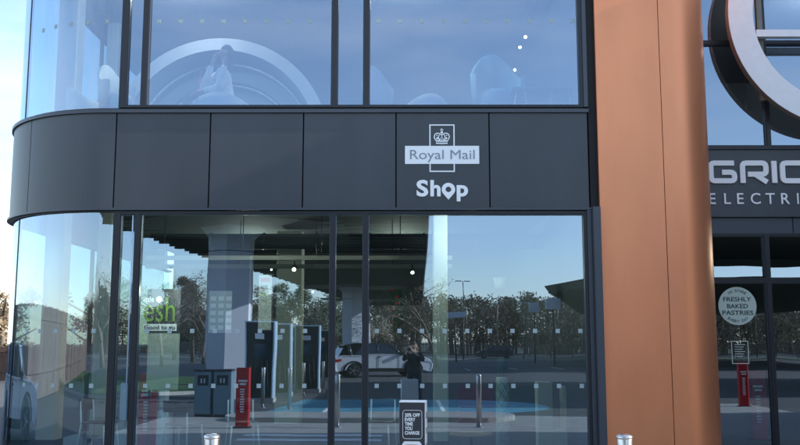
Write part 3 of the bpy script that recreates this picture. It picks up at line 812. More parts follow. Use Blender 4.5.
# ------------------------------------------------------------------ people
def skinmesh(name, chains, m, parent, sub=2):
    """chains: list of lists of (x,y,z,r); a chain whose first point equals an existing one joins it"""
    vs = []; es = []; rad = []; idx = {}
    def gi(p):
        k = tuple(round(c, 4) for c in p[:3])
        if k not in idx: idx[k] = len(vs); vs.append(p[:3]); rad.append(p[3])
        return idx[k]
    for c in chains:
        ids = [gi(p) for p in c]
        for a, b in zip(ids, ids[1:]): es.append((a, b))
    me = bpy.data.meshes.new(name); me.from_pydata(vs, es, [])
    o = bpy.data.objects.new(name, me); COL.objects.link(o)
    o.modifiers.new('s', 'SKIN'); 
    if not me.skin_vertices: 
        bpy.context.view_layer.update()
    sv = me.skin_vertices[0].data
    for i, r in enumerate(rad): sv[i].radius = (r, r) if not isinstance(r, tuple) else r
    sv[0].use_root = True
    s = o.modifiers.new('u', 'SUBSURF'); s.levels = sub; s.render_levels = sub
    dg = bpy.context.evaluated_depsgraph_get()
    nm = bpy.data.meshes.new_from_object(o.evaluated_get(dg))
    bpy.data.objects.remove(o)
    nm.materials.clear(); nm.materials.append(m)
    for p in nm.polygons: p.use_smooth = True
    ob = bpy.data.objects.new(name, nm); COL.objects.link(ob); ob.parent = parent
    return ob
def hand(w, d, up, side, curl=.3, k=1.0):
    """finger chains from wrist w in direction d; up = back of the hand; side = towards the thumb"""
    w, d, up, side = Vector(w), Vector(d).normalized(), Vector(up).normalized(), Vector(side).normalized()
    palm = w+d*.055*k; out = [[(*w, .022), (*palm, .026)]]
    for j, (o_, ln) in enumerate(((.026,.07),(.009,.08),(-.009,.074),(-.026,.058))):
        a = palm+side*o_*k+d*.03*k; b = a+(d*math.cos(curl)-up*math.sin(curl))*ln*.5*k; c = b+(d*math.cos(2.2*curl)-up*math.sin(2.2*curl))*ln*.5*k
        out.append([(*palm, .026), (*a, .010), (*b, .009), (*c, .007)])
    a = w+d*.03*k+side*.03*k; b = a+(d*.6+side*.8).normalized()*.035*k; c = b+(d*.9+side*.3-up*.3).normalized()*.03*k
    out.append([(*palm, .026), (*a, .012), (*b, .010), (*c, .008)])
    return out
def head_bits(t, c, f, hm, long=False, s=1.0):
    """face details on a head centred c facing f (unit, horizontal)"""
    c = Vector(c); f = Vector(f).normalized(); sd = Vector((0,0,1)).cross(f)
    mb = MB(); n = 12
    rings = []
    for i in range(8):
        a = PI*(i/7)*.62; r = .095*math.sin(a)+.001; z = .125*math.cos(a)
        rings.append([tuple(c+f*(r*math.cos(2*PI*k/n)*1.06-.014-(.03 if i > 4 else 0))+sd*(r*math.sin(2*PI*k/n))*.92+Vector((0,0,z+.012))) for k in range(n)])
    mb.loft(rings)
    if long:
        for s_ in (-1, 0, 1):
            p = c-f*.05+sd*s_*.06
            mb.tube([p+Vector((0,0,.03)), p-f*.02+sd*s_*.02+Vector((0,0,-.1)), p+f*.01+sd*s_*.03+Vector((0,0,-.24)), p+f*.03+sd*s_*.03+Vector((0,0,-.36))], [.05,.055,.045,.015], 8)
    put('hair', mb, hm, t, False)
    mb = MB()
    for s_ in (-1, 1):
        e = c+f*.088+sd*s_*.032+Vector((0,0,.005)); mb.lathe([(.001,-.009),(.010,-.004),(.010,.004),(.001,.009)], tuple(e), 8)
    put('eyes', mb, M['black'], t, False)
def headchain(neck, c, f):
    c = Vector(c); f = Vector(f).normalized(); 
    z = Vector((0,0,1)); sd = z.cross(f)
    return [[(*neck, .052), (*(c-z*.085-f*.01), .055), (*(c-z*.02), .082), (*(c+z*.06-f*.005), .078), (*(c+z*.09-f*.005), .04)],
            [(*(c-z*.02), .082), (*(c-z*.025+f*.095), .013)],
            [(*(c-z*.085-f*.01), .055), (*(c-z*.09+f*.055), .026)],
            [(*(c-z*.02), .082), (*(c-z*.01+sd*.082), .014)], [(*(c-z*.02), .082), (*(c-z*.01-sd*.082), .014)]]
# photographer: stands beside the camera facing the shop, seen only as a reflection
ph = thing('person', 'person in dark coat raising a phone, reflected in front of the white car', 'person', (.30, -.42, 0))
pel = (0,0,.88,.13); sp = (0,0,1.08,.125); chs = (0,0,1.26,.13); nk = (0,.01,1.39,.052)
hc = (0,.03,1.50)
wl, wr_ = (-.20,.36,1.42), (-.06,.37,1.42)
el, er = (-.27,.17,1.14), (.24,.18,1.14)
arms = [[chs, (-.17,0,1.30,.06), (*el,.045), (*wl,.028)], [chs, (.17,0,1.30,.06), (*er,.045), (*wr_,.028)]]
legs = [[pel, (-.10,0,.80,.088), (-.11,.02,.46,.058), (-.12,-.01,.09,.04), (-.13,.13,.04,.036)], [pel, (.10,0,.80,.088), (.12,.0,.46,.058), (.13,-.03,.09,.04), (.14,.11,.04,.036)]]
chains = [[pel, sp, chs, nk]]+headchain(nk[:3], hc, (0,1,0))+arms+legs
body = [c for c in chains]
hl = hand(wl, (.25,.2,.5), (0,1,.2), (1,0,.2), .5); hr = hand(wr_, (-.25,.2,.5), (0,1,.2), (-1,0,.2), .5)
hl[0][0] = (*wl, .028); hr[0][0] = (*wr_, .028)
skinmesh('body', body+hl+hr, M['skin'], ph, 1)
skinmesh('coat', [[(0,0,.70,.20), (0,0,.88,.195), (0,0,1.08,.185), (0,0,1.26,.165), (0,.0,1.36,.085)], [(0,0,1.26,.165), (-.18,0,1.29,.082), (el[0],el[1],el[2],.064), (wl[0]-.01,wl[1]-.05,wl[2]-.04,.044)], [(0,0,1.26,.165), (.18,0,1.29,.082), (er[0],er[1],er[2],.064), (wr_[0]+.03,wr_[1]-.05,wr_[2]-.04,.044)]], M['coat'], ph, 1)
skinmesh('trousers', [[(0,0,.88,.15), (-.10,0,.76,.10), (-.11,.02,.46,.072), (-.12,-.01,.10,.056)], [(0,0,.88,.15), (.10,0,.76,.10), (.12,0,.46,.072), (.13,-.03,.10,.056)]], M['jeans'], ph, 1)
mb = MB()
for s_, x_, y_ in ((-1,-.125,.06), (1,.135,.04)): mb.loft([[(x_+a*.05, y_+b*.13, z) for a, b in ((-1,-1),(1,-1),(1.1,.6),(.5,1),(-.5,1),(-1.1,.6))] for z in (0, .05)]+[[(x_+a*.04, y_-.02+b*.09, .09) for a, b in ((-1,-1),(1,-1),(1.1,.6),(.5,1),(-.5,1),(-1.1,.6))]])
put('shoes', mb, M['black'], ph, False)
head_bits(ph, hc, (0,1,0), M['hairb'], True)
phn = thing('phone', 'dark phone held up by the reflected person', 'phone', (.17, -.05, 1.44))
phn.parent = None
put('case', MB().box(-.075, .075, -.004, .004, -.036, .036), M['black'], phn, False, bevel=.002)
put('camera_bump', MB().box(.035, .068, .0042, .007, -.002, .03), M['carglass'], phn, False)

# seated person upstairs
fz = Zf1-.02
pc = P(222, 90, 13.0)
sp_ = thing('person', 'seated person with long hair and pale cardigan seen through the upper window before the arch', 'person', (pc.x, 13.0, fz))
Hh = P(226, 54, 13).z-fz     # head centre height
sh_ = Hh-.28
f = (-.75,-.35,0)
base = (0,0,.50,.13)
chains = [[base, (.02,0,.68,.125), (.03,0,sh_-.06,.12), (.045,-.01,sh_+.08,.05)]]+headchain((.045,-.01,sh_+.08), (.05,-.03,Hh), f)
la, ra = (-.20,-.12,sh_-.30), (.02,-.26,sh_-.32)
wla, wra = (-.05,-.22,Hh-.10), (-.26,-.30,.62)
chains += [[(.03,0,sh_-.06,.12), (.03,-.15,sh_-.03,.06), (*ra,.045), (*wra,.03)], [(.03,0,sh_-.06,.12), (-.10,.1,sh_-.03,.06), (-.30,.0,sh_-.28,.045), (-.10,-.11,Hh-.09,.03)]]
chains += [[base, (-.14,-.10,.52,.09), (-.46,-.22,.56,.065), (-.50,-.24,.12,.045), (-.60,-.28,.05,.035)], [base, (-.10,.10,.52,.09), (-.44,.08,.54,.065), (-.46,.07,.12,.045), (-.56,.05,.05,.035)]]
h1 = hand(wra, (-.8,-.3,-.3), (0,0,1), (0,1,0), .35); h1[0][0] = (*wra, .03)
w2 = (-.10,-.11,Hh-.09); h2 = hand(w2, (.5,.1,.6), (-1,0,.3), (0,-1,0), .4); h2[0][0] = (*w2, .03)
skinmesh('body', chains+h1+h2, M['skin'], sp_, 1)
skinmesh('cardigan', [[(0,0,.46,.19), (.02,0,.68,.165), (.03,0,sh_-.06,.16), (.04,0,sh_+.04,.08)], [(.03,0,sh_-.06,.16), (.03,-.16,sh_-.03,.085), (*ra,.072), (-.22,-.29,.63,.048)], [(.03,0,sh_-.06,.16), (-.10,.1,sh_-.03,.085), (-.30,0,sh_-.28,.07), (-.14,-.08,Hh-.18,.048)], [(0,0,.46,.19), (.22,-.04,.42,.10), (.28,-.06,.1,.06)]], M['cardi'], sp_, 1)
skinmesh('trousers', [[(0,0,.50,.15), (-.14,-.10,.53,.105), (-.46,-.22,.56,.082), (-.50,-.24,.14,.06)], [(0,0,.50,.15), (-.10,.10,.53,.105), (-.44,.08,.54,.082), (-.46,.07,.14,.06)]], M['jeans'], sp_, 1)
head_bits(sp_, (.05,-.03,Hh), f, M['hairg'], True)

bg_ = thing('shoulder_bag', 'pink red bag hanging beside the seated person upstairs', 'bag', (P(203, 78, 13.1).x, 13.15, P(203, 84, 13.1).z))
put('pouch', MB().prism(roundpoly([(-.09,-.12),(.09,-.12),(.07,.10),(-.07,.10)], .04), -.05, .05, 'y'), M['pink'], bg_, False)
put('strap', MB().tube([(-.06,0,.09),(-.04,0,.22),(.02,0,.28),(.06,0,.2),(.06,0,.09)], .008, 6), M['pink'], bg_, False)
# ------------------------------------------------------------------ upstairs furniture
YA = 15.2
ac = P(222, 148, YA); sc_ = P(323,148,YA).x-P(222,148,YA).x; sc_ /= 101
ar_ = thing('arched_booth', 'large white concentric arch booth behind the seated person upstairs', 'booth', (ac.x, YA, fz))
def archring(r0, r1, ya, yb, m, nm):
    mb = MB(); rings = []; n = 48
    for k in range(n+1):
        a = -.05+(PI+.1)*k/n; q = lambda r, y: (ac.x+r*math.cos(a), y, ac.z+r*math.sin(a))
        rings.append([q(r0, ya), q(r1, ya), q(r1, yb), q(r0, yb)])
    mb.loft(rings, True, False); put(nm, mb, M[m], ar_)
archring(96*sc_, 108*sc_, YA-.3, YA+1.6, 'arch', 'outer_arch')
for k, (r, w) in enumerate(((90, 1.6), (73, 1.5), (57, 1.5), (41, 1.5))):
    archring((r-w)*sc_, r*sc_, YA+.15+k*.3, YA+.22+k*.3, 'arch', 'light_rib')
    archring((r-w-14)*sc_, (r-w-.2)*sc_, YA+.35+k*.3, YA+.42+k*.3, 'archin', 'lining_ring')
put('back_board', MB().prism([(ac.x+95*sc_*math.cos(PI*k/30), ac.z+95*sc_*math.sin(PI*k/30)) for k in range(31)], YA+1.55, YA+1.6, 'y'), M['archin'], ar_)
put('bench_side', MB().box(ac.x+80*sc_, ac.x+150*sc_, YA-.3, YA+.6, fz, ac.z+.63), M['arch'], ar_)
def tub(loc, rz, label, m='seatw', first=None, s=1.0, group='upholstered chairs upstairs'):
    t = thing('tub_chair', label, 'armchair', loc, rz, group)
    mb = MB(); n = 20; rings = []
    for k in range(n+1):
        a = math.radians(-25+230*k/n)
        hgt = (.60+.26*math.sin(max(0, min(PI, a)))**2)*s
        ro, ri = .36*s, .29*s; q = lambda r, z: (r*math.cos(a), r*math.sin(a)*.95, z)
        rings.append([q(ri, .30*s), q(ro*.86, .22*s), q(ro, .45*s), q(ro*1.05, hgt), q(ri*1.12, hgt), q(ri, .45*s)])
    mb.loft(rings, True, True); put('backrest', mb, M[m], t, False)
    put('seat', MB().lathe([(.05*s,.24*s),(.27*s,.26*s),(.31*s,.34*s),(.31*s,.42*s),(.27*s,.46*s),(.01,.47*s)], n=24), M[m], t, False)
    for k in range(4):
        a = PI/4+k*PI/2; put('leg', MB().tube([(.18*s*math.cos(a), .18*s*math.sin(a), .27*s), (.27*s*math.cos(a), .27*s*math.sin(a), 0)], [.016,.01], 8), M['arch'], t, False)
    return t
tub((pc.x+.02, 12.95, fz), math.radians(180), 'pale tub chair the seated person sits in', s=1.0).scale = (1.3,1.15,.66)
tub((P(378,90,12.7).x, 12.75, fz), math.radians(160), 'tall pale armchair beside the narrow pane upstairs', s=.95).scale = (.62,.8,1.15)
tub((P(425,90,13.0).x, 13.1, fz), math.radians(200), 'low pale armchair in the middle of the right upper window', s=.85).scale = (1.15,1,.85)
tub((P(498,90,13.6).x, 13.6, fz), math.radians(10), 'teal high-backed armchair under the ceiling spotlights', 'seatt', s=1.05).scale = (1.1,1.0,1.75)
tub((P(90,90,13.4).x, 13.4, fz), math.radians(130), 'pale armchair in the curved corner upstairs', s=.95)
tub((P(116,90,12.8).x, 12.85, fz), math.radians(60), 'pale armchair beside the first upper mullion', s=.95).scale = (.8,.8,1.35)
dk = thing('slim_table', 'slim table with white angled legs and teal top in the right upper window', 'table', (P(545,100,13).x, 13.2, fz))
put('tabletop', MB().box(-.5, .42, -.35, .35, .70, .73), M['seatt'], dk, False, bevel=.005)
for x_, dx in ((-.42,-.14), (-.32,.12), (.34,.06), (.10,-.14)):
    put('leg', MB().tube([(x_, -.3, .70), (x_+dx, -.33, 0)], .012, 6), M['arch'], dk, False)
# pale column and wall in the upper corner
def column(px0, px1, Y, py, z0, z1, label, m='cream', w=None, grp='interior columns'):
    a = P(px0, py, Y).x; b = P(px1, py, Y).x
    t = thing('interior_column', label, 'column', ((a+b)/2, Y+.12, z0))
    h = (b-a)/2
    put('shaft', MB().prism(inter([(-h,-h),(h,-h),(h,h),(-h,h)], .03, 3, True), 0, z1-z0), M[m], t, False)
    put('skirting', MB().box(-h-.012, h+.012, -h-.012, h+.012, 0, .1), M['trim'], t, False)
    return t
column(58, 78, 14.2, 50, fz, 7.3, 'pale column behind the curved glass of the upper corner', 'arch')
column(106, 118, 15.5, 50, fz, 7.3, 'slim pale column near the first upper mullion', 'arch')
# ceiling spotlight tracks
def spot(x, y, z, label, d=(0,-.5,-1), r=.05, grp='lit ceiling spotlights'):
    t = thing('spotlight', label, 'spotlight', (x, y, z), group=grp)
    dv = Vector(d).normalized()
    put('stem', MB().tube([(0,0,0), (0,0,-.10)], .012, 6), M['black'], t, False)
    p0 = Vector((0,0,-.10))-dv*.02; p1 = p0+dv*.15
    put('can', MB().tube([p0, p1], r, 14), M['black'], t, False)
    put('lamp_disc', MB().tube([p1+dv*.001, p1+dv*.006], r*.85, 14), M['lamp'], t, False)
    return t
zc2 = 7.25
a = P(540, -6, 1); 
def on_z(px, py, z):
    p = P(px, py, 1.0); k = (z-CAMZ)/(p.z-CAMZ); return Vector((p.x*k, k, z))
r0 = on_z(545, -20, zc2-.05); r1 = on_z(509, 74, zc2-.05)
tr = thing('lighting_track', 'dark ceiling track running away from the window upstairs', 'lighting track', tuple(r0))
put('rail', MB().tube([(0,0,0), tuple(r1-r0)], .03, 4), M['dark'], tr, False)
for px, py, lab in ((524.5, 36, 'bright upstairs ceiling spotlight nearest the window'), (514, 69, 'bright upstairs ceiling spotlight farther down the track')):
    p = on_z(px, py, zc2-.2); spot(p.x, p.y, zc2-.08, lab, (0,-.9,-.6), .034)
    q = on_z(px-5, py+7, zc2-.2); spot(q.x, q.y, zc2-.08, 'small upstairs spotlight left of the brighter lamp' if py < 50 else 'small far upstairs spotlight near the end of the track', (0,-.5,-1), .035)
hl_ = P(388, 22, 16)
t = thing('hanging_sign', 'small pale box sign hanging from the upper ceiling', 'sign', (hl_.x, 16, 7.3))
hz = hl_.z-7.3
put('panel', MB().box(-.13, .13, -.03, .03, hz-.13, hz+.13), M['seatw'], t, False); put('cable', MB().tube([(0,0,0),(0,0,hz+.13)], .006, 5), M['dark'], t, False)
for px, py in ((723, 117), (708, 136), (714, 136), (786, 137), (779, 75)):
    p = on_z(px, py, 8.0)
    spot(p.x, max(p.y, D2+.6), 8.04, 'small lit downlight in the recessed upper storey at the '+{723:'left of the dark ring',708:'far lower left',714:'lower left, right of its twin',786:'bottom under the ring',779:'centre of the ring'}[px], (0,-.4,-1), .04)

# ------------------------------------------------------------------ ground floor interior
column(433, 448, 14.0, 300, .02, 3.7, 'cream column in the right shop window')
column(277, 302, 17.0, 300, .02, 3.7, 'wide cream column deep in the shop')
column(40, 60, 14.2, 350, .02, 3.7, 'pale column behind the curved corner glass', 'cream')
column(92, 107, 14.4, 350, .02, 3.7, 'pale column beside the door leaf in the corner', 'cream')
for k, (py, Y) in enumerate(((258, 14.8), (266.5, 15.3))):
    p0 = P(146, py, Y); p1 = P(452, py, Y)
    t = thing('ceiling_light_rail', ('upper' if k == 0 else 'lower')+' of the two long pale rails under the shop ceiling', 'light rail', tuple(p0))
    put('rail', MB().box(0, p1.x-p0.x, -.04, .04, -.035, .035), M['rail'], t, False)
    for j in range(4): put('suspension_rod', MB().tube([(.3+j*1.3, 0, .035), (.3+j*1.3, 0, 3.7-p0.z)], .008, 5), M['dark'], t, False)
for px, py, r, lab in ((294.5, 271, .038, 'bright spotlight left of centre under the shop ceiling'), (412, 274, .033, 'lit spotlight under the rail left of the cream column'), (272, 271, .022, 'small spotlight beside the bright one'), (313, 293, .02, 'small distant lit spotlight deep in the shop')):
    Y = 14.9 if r > .025 else 16.5; p = P(px, py, Y); spot(p.x, Y, p.z+.16, lab, (.05,-.95,-.35), r)
# unseen point lights added as fill to brighten the rooms behind the glass
def ptl(loc, e, r=.1):
    l = bpy.data.lights.new('interior_fill_light', 'POINT'); l.energy = e; l.shadow_soft_size = r; l.color = (1,.95,.85)
    o = bpy.data.objects.new('interior_fill_light', l); COL.objects.link(o); o.location = loc
for X in (-2.4,1): ptl((X, 13.4, 3.3), 22)
for X in (-3,0): ptl((X, 18, 3.2), 45)
for X in (-3.5, 0): ptl((X, 13.6, 7.0), 48)
ptl((-3.2, 12.1, 2.3), 9, .05); ptl((8, 15, 3.2), 50); ptl((8, 16, 7.4), 45)
# duct work on the ceiling
t = thing('ceiling_duct', 'dark round duct along the shop ceiling', 'duct', (-2, 16, 3.4))
put('pipe', MB().tube([(-2.5,0,0),(4.5,0,0)], .14, 14), M['iwall'], t, False)
for k in range(8): put('pipe_band', MB().tube([(-2.4+k*.95,0,0),(-2.36+k*.95,0,0)], .155, 14), M['trim'], t, False)
# green/cream display board
YB = 12.6
a = P(146, 390, YB); b = P(181, 289, YB); m_ = P(0, 333, YB).z; bz = P(0, 325, YB).z
bd = thing('sign_board', 'cream board with dark header reading little fresh, good to go, standing inside the left window', 'sign board', ((a.x+b.x)/2, YB, .02))
put('cream_panel', MB().box(a.x, b.x, YB, YB+.03, a.z, m_-.002), M['cream'], bd)
put('header_panel', MB().box(a.x-.02, b.x+.0, YB-.01, YB+.03, m_, b.z), M['dark'], bd)
xl, xr2 = P(142,300,YB).x, P(178,300,YB).x
text('lettering', 'little', M['white'], bd, P(143.5,300,YB).x, P(0,302,YB).z, YB-.012, .08, .15, .004, bold=.01)
mb = MB(); pc_ = P(159.5, 299.5, YB); mb.prism([(pc_.x+.045*math.cos(2*PI*k/16), pc_.z+.045*math.sin(2*PI*k/16)) for k in range(16)], YB-.016, YB-.011, 'y'); put('round_mark', mb, M['white'], bd)
text('lettering', 'esh', M['green'], bd, P(144,320,YB).x, P(0,321.5,YB).z, YB-.012, .36, P(175,320,YB).x-P(144,320,YB).x, .006)
q0 = P(143,331,YB); q1 = P(177,324,YB)
put('white_strip', MB().box(q0.x, q1.x, YB-.016, YB-.0105, q0.z, q1.z), M['white'], bd)
text('lettering', 'Good to go', M['ink'], bd, q0.x+.02, q0.z+.022, YB-.0165, .06, q1.x-q0.x-.04, .003, bold=.02)
for x_ in (a.x+.03, b.x-.05): put('leg', MB().box(x_, x_+.025, YB+.002, YB+.027, .02, a.z-.002), M['dark'], bd)
# menu board
t = thing('menu_board', 'pale menu board with rows of print hanging behind the left window', 'menu board', tuple(P(220, 332, 15)))
a = P(208, 333, 15); b = P(232, 291, 15)
put('panel', MB().box(a.x, b.x, 15, 15.02, a.z, b.z), M['lightclad'], t)
mb = MB()
for i in range(5):
    for j in range(3): mb.box(a.x+.03+j*.13, a.x+.12+j*.13, 14.995, 14.999, b.z-.16-i*.12, b.z-.09-i*.12)
put('print', mb, M['white'], t)
t = thing('hanging_banner', 'narrow banner with red, orange and green shapes left of the cream column', 'banner', tuple(P(396, 325, 15.5)))
a = P(390, 326, 15.5); b = P(402, 288, 15.5)
put('cloth', MB().box(a.x, b.x, 15.5, 15.51, a.z, b.z), M['greend'], t)
mb = MB()
for i in range(6):
    c_ = (a.x+.04+.11*random.random(), a.z+.06+i*.11); mb.prism([(c_[0]+.035*math.cos(k*PI/3), c_[1]+.035*math.sin(k*PI/3)) for k in range(6)], 15.49, 15.499, 'y')
put('red_shapes', mb, M['red'], t)
for px, py0, py1, w_, Y, m_, lab in ((258, 275, 330, 14, 20, 'poster', 'pale poster on the shop wall left of the wide cream column'), (560, 305, 345, 20, 20, 'wood', 'oak coloured wall panel at the right end of the shop')):
    a = P(px, py1, Y); b = P(px+w_, py0, Y); t = thing('wall_poster', lab, 'poster', tuple((a+b)/2), 0, 'posters on the shop walls')
    put('sheet', MB().box(a.x, b.x, Y, Y+.02, a.z, b.z), M[m_], t)
    put('border', MB().box(a.x-.03, b.x+.03, Y+.0205, Y+.04, a.z-.03, b.z+.03), M['dark'], t)
    for k in range(3): put('print_block', MB().box(a.x+.04, b.x-.04-.05*k, Y-.004, Y-.001, b.z-.15-k*.16, b.z-.07-k*.16), M[('red','ink','green')[k]], t)
# chairs
def chair(loc, rz, label):
    t = thing('cafe_chair', label, 'chair', loc, rz, 'pale legged cafe chairs')
    put('seat', MB().prism(inter([(-.21,-.2),(.21,-.2),(.2,.2),(-.2,.2)], .06, 3, True), .44, .46), M['dark'], t, False)
    mb = MB(); mb.loft([[(x_, .21+.05*(1-(x_/.2)**2), z) for z in (.62,.78)]+[(x_, .225+.05*(1-(x_/.2)**2), z) for z in (.78,.62)] for x_ in [-.2+.05*k for k in range(9)]]); put('backrest', mb, M['dark'], t, False)
    for x_ in (-.18,.18):
        put('leg', MB().tube([(x_, -.16, .44), (x_*1.2, -.2, 0)], .013, 6), M['white'], t, False)
        put('leg', MB().tube([(x_, .22, .76), (x_, .19, .44), (x_*1.2, .24, 0)], .013, 6), M['white'], t, False)
    return t
for px, Y, rz, lab in ((243, 13.1, 20, 'cafe chair with pale legs behind the red post in the left window'), (184, 13.0, 160, 'cafe chair with pale legs right of the sign board'), (379, 13.2, -15, 'cafe chair with pale legs just right of the narrow pane'), (100, 13.2, 80, 'cafe chair with pale legs in the curved corner')):
    chair((P(px, 420, Y).x, Y, .02), math.radians(rz), lab)
t = thing('coffee_table', 'low round table with an oak top in the right shop window', 'table', (P(471, 433, 12.5).x, 12.5, .02))
zt_ = P(0, 433, 12.5).z-.02
put('tabletop', MB().lathe([(.29,zt_-.03),(.30,zt_-.015),(.29,zt_)], n=36), M['wood'], t, False)
put('stem', MB().lathe([(.15,0),(.15,.01),(.02,.02),(.02,zt_-.03)], n=20), M['dark'], t, False)
# lattice display post with green cap
t = thing('display_post', 'slim pale patterned display post with a green top', 'display post', (P(503, 420, 13.2).x, 13.2, .02))
zt_ = P(0, 377, 13.2).z; zg = P(0, 358, 13.2).z
put('post', MB().lathe([(.11,0),(.09,zt_-.04),(.085,zt_-.02)], n=20), M['poster'], t, False)
mb = MB()
for s_ in (-1, 1):
    for j in range(5): mb.tube([(.097*math.cos(s_*k*.5+j*PI*.4), .097*math.sin(s_*k*.5+j*PI*.4), .06+k*(zt_-.12)/14) for k in range(15)], .006, 4)
put('lattice', mb, M['green'], t, False)
put('green_cap', MB().lathe([(.07,zt_-.02),(.075,zg-.08),(.06,zg-.03),(.01,zg-.02)], n=20), M['greend'], t, False)
# pale counter with two upright panels
t = thing('counter_frame', 'pale counter end with two upright panels joined at the foot', 'counter', (P(555, 430, 14).x, 14, .02))
for x0_, x1_, py in ((537, 552, 382), (562, 573, 386)):
    a = P(x0_, 410, 14).x; b = P(x1_, 410, 14).x; put('upright_panel', MB().box(a, b, 13.9, 14.2, .3, P(0,py,14).z), M['cream'], t, bevel=.006)
put('foot_panel', MB().box(P(537,410,14).x, P(573,410,14).x, 13.9, 14.2, .04, .298), M['cream'], t, bevel=.006)
for nm, px0, px1, m_, lab in (('banquette', 508, 548, 'greend', 'dark green padded banquette seat in the shop'), ('banquette', 458, 495, 'redf', 'red padded banquette seat in the shop')):
    a = P(px0, 390, 17).x; b = P(px1, 390, 17).x; zt_ = P(0,386,17).z
    t = thing(nm, lab, 'bench seat', ((a+b)/2, 17, .02), group='padded banquette seats')
    put('seat', MB().box(a, b, 16.7, 17.2, .1, .45), M[m_], t, bevel=.03); put('backrest', MB().box(a, b, 17.1, 17.25, .46, zt_), M[m_], t, bevel=.03); put('base', MB().box(a+.02, b-.02, 16.75, 17.2, .02, .098), M['dark'], t)
# door pull in narrow leaf
t = thing('door_pull', 'blue grey door pull handle on the narrow leaf left of the large window', 'door handle', (P(124, 400, D).x, DG-.08, 1.0))
hx = P(124, 400, D).x
put('pull_box', MB().box(hx-.045, hx+.045, DG-.10, DG-.03, P(0,421,D).z, P(0,383,D).z), M['binblue'], t, bevel=.008)
put('bar', MB().tube([(hx+.02, DG-.06, P(0,383,D).z+.001), (hx+.02, DG-.06, zL1-.05)], .010, 8), M['chg'], t)

# ------------------------------------------------------------------ distant street furniture (reflected)
def refl(px, R): return ((px-403)/900*R, 2*DG-R, 0)
def lampost(loc, h, label, rz=0):
    t = thing('street_lamp', label, 'street lamp', loc, rz, 'street lamps beyond the forecourt')
    put('pole', MB().tube([(0,0,0),(0,0,1.2),(0,0,h)], [.07,.055,.04], 10), M['dark'], t, False)
    for s_ in (-1, 1): put('lamp_head', MB().box(s_*.1, s_*.75, -.13, .13, h-.05, h+.04), M['alloy'], t, False, bevel=.02)
    return t
lampost(refl(463, 95), 8, 'tall street lamp reflected between the cream column and the black hatchback')
lampost(refl(522, 90), 5.5, 'street lamp reflected right of the black hatchback')
lampost(refl(197, 90), 8, 'street lamp reflected beside the clad column')
def totem(px, R, py0, py1, pw, label, grp='white box signs on poles'):
    t = thing('box_sign', label, 'sign', refl(px, R), group=grp)
    z0, z1 = CAMZ+(343-py1)*R/900, CAMZ+(343-py0)*R/900; w = pw*R/900/2
    put('pole', MB().tube([(0,0,0),(0,0,z0)], .06, 8), M['dark'], t, False)
    put('box', MB().box(-w, w, -.25, .25, z0, z1), M['lightclad'], t, False, bevel=.03)
    return t
totem(534, 70, 304, 314, 11, 'smaller white box sign on two poles, reflected left of its larger twin')
totem(553, 62, 300, 311, 13, 'larger white box sign on two poles, reflected nearest the end frame')
p_ = P(500, 283, 15.5); t = thing('pendant_lamp', 'pale tapered pendant lampshade hanging in the right shop window', 'lamp', (p_.x, 15.5, 3.7))
put('lamp_shade', MB().lathe([(.085,p_.z-3.7-.09),(.11,p_.z-3.7+.09),(.03,p_.z-3.7+.10)], n=20), M['cream'], t, False); put('cord', MB().tube([(0,0,0),(0,0,p_.z-3.7+.1)], .006, 5), M['dark'], t, False)
totem(456, 85, 313, 319, 17, 'low white direction sign reflected right of the cream column')
# low houses / wooden sheds beyond
def shed(px, R, w, d, h, label):
    x, y, _ = refl(px, R); t = thing('low_building', label, 'building', (x, y, 0))
    put('wall', MB().box(-w/2, w/2, -d, 0, 0, h), M['timber'], t, False)
    put('roof', MB().prism([(-.3,h),(-d-.0+.3-.6,h),(-d/2,h+1.4)][0:0] or [(.4,h+.001),(-d-.4,h+.001),(-d/2,h+1.5)], -w/2-.3, w/2+.3, 'x'), M['dark'], t, False)
    x_ = -w/2+1
    while x_ < w/2-1.5: put('window', MB().box(x_, x_+1.1, .0, .03, 1, 2.2), M['lens'], t, False); x_ += 2.6
    return t

# ------------------------------------------------------------------ fences
def fence(p0, p1, h, step, label, m='timber', solid=False):
    t = thing('fence', label, 'fence', (*p0, 0)); p0 = Vector(p0); p1 = Vector(p1); d = (p1-p0); n = int(d.length/step); L = d.length
    rz = math.atan2(d.y, d.x); t.rotation_euler = (0,0,rz)
    mb = MB()
    for k in range(n+1): mb.box(k*step-.05, k*step+.05, -.05, .05, 0, h)
    o = put('posts', mb, M[m], t, False); o['kind'] = 'stuff' if n > 100 else ''
    if not o['kind']: del o['kind']
    mb = MB()
    for z in (h*.3, h*.85): mb.box(0, L, .051, .09, z-.05, z+.05)
    put('rails', mb, M[m], t, False)
    mb = MB(); x_ = .1
    while x_ < L:
        g_ = .13 if solid else .06; mb.box(x_, x_+g_, .091, .11, .05, h-.02-(.05*random.random())); x_ += .14
    put('boards', mb, M[m], t, False)
    return t
fence((-75, -76), (75, -76), 1.7, 2.4, 'long weathered pale fence beyond the far verge')
fence((-24, -26), (-17, 20), 2.7, 2.4, 'tall solid timber fence along the left edge of the forecourt', 'timber', True)
fence((-34, 36), (-8, 38), 1.5, 2.6, 'low dark brown fence left of the building beyond the parked white car', 'hoard', True)

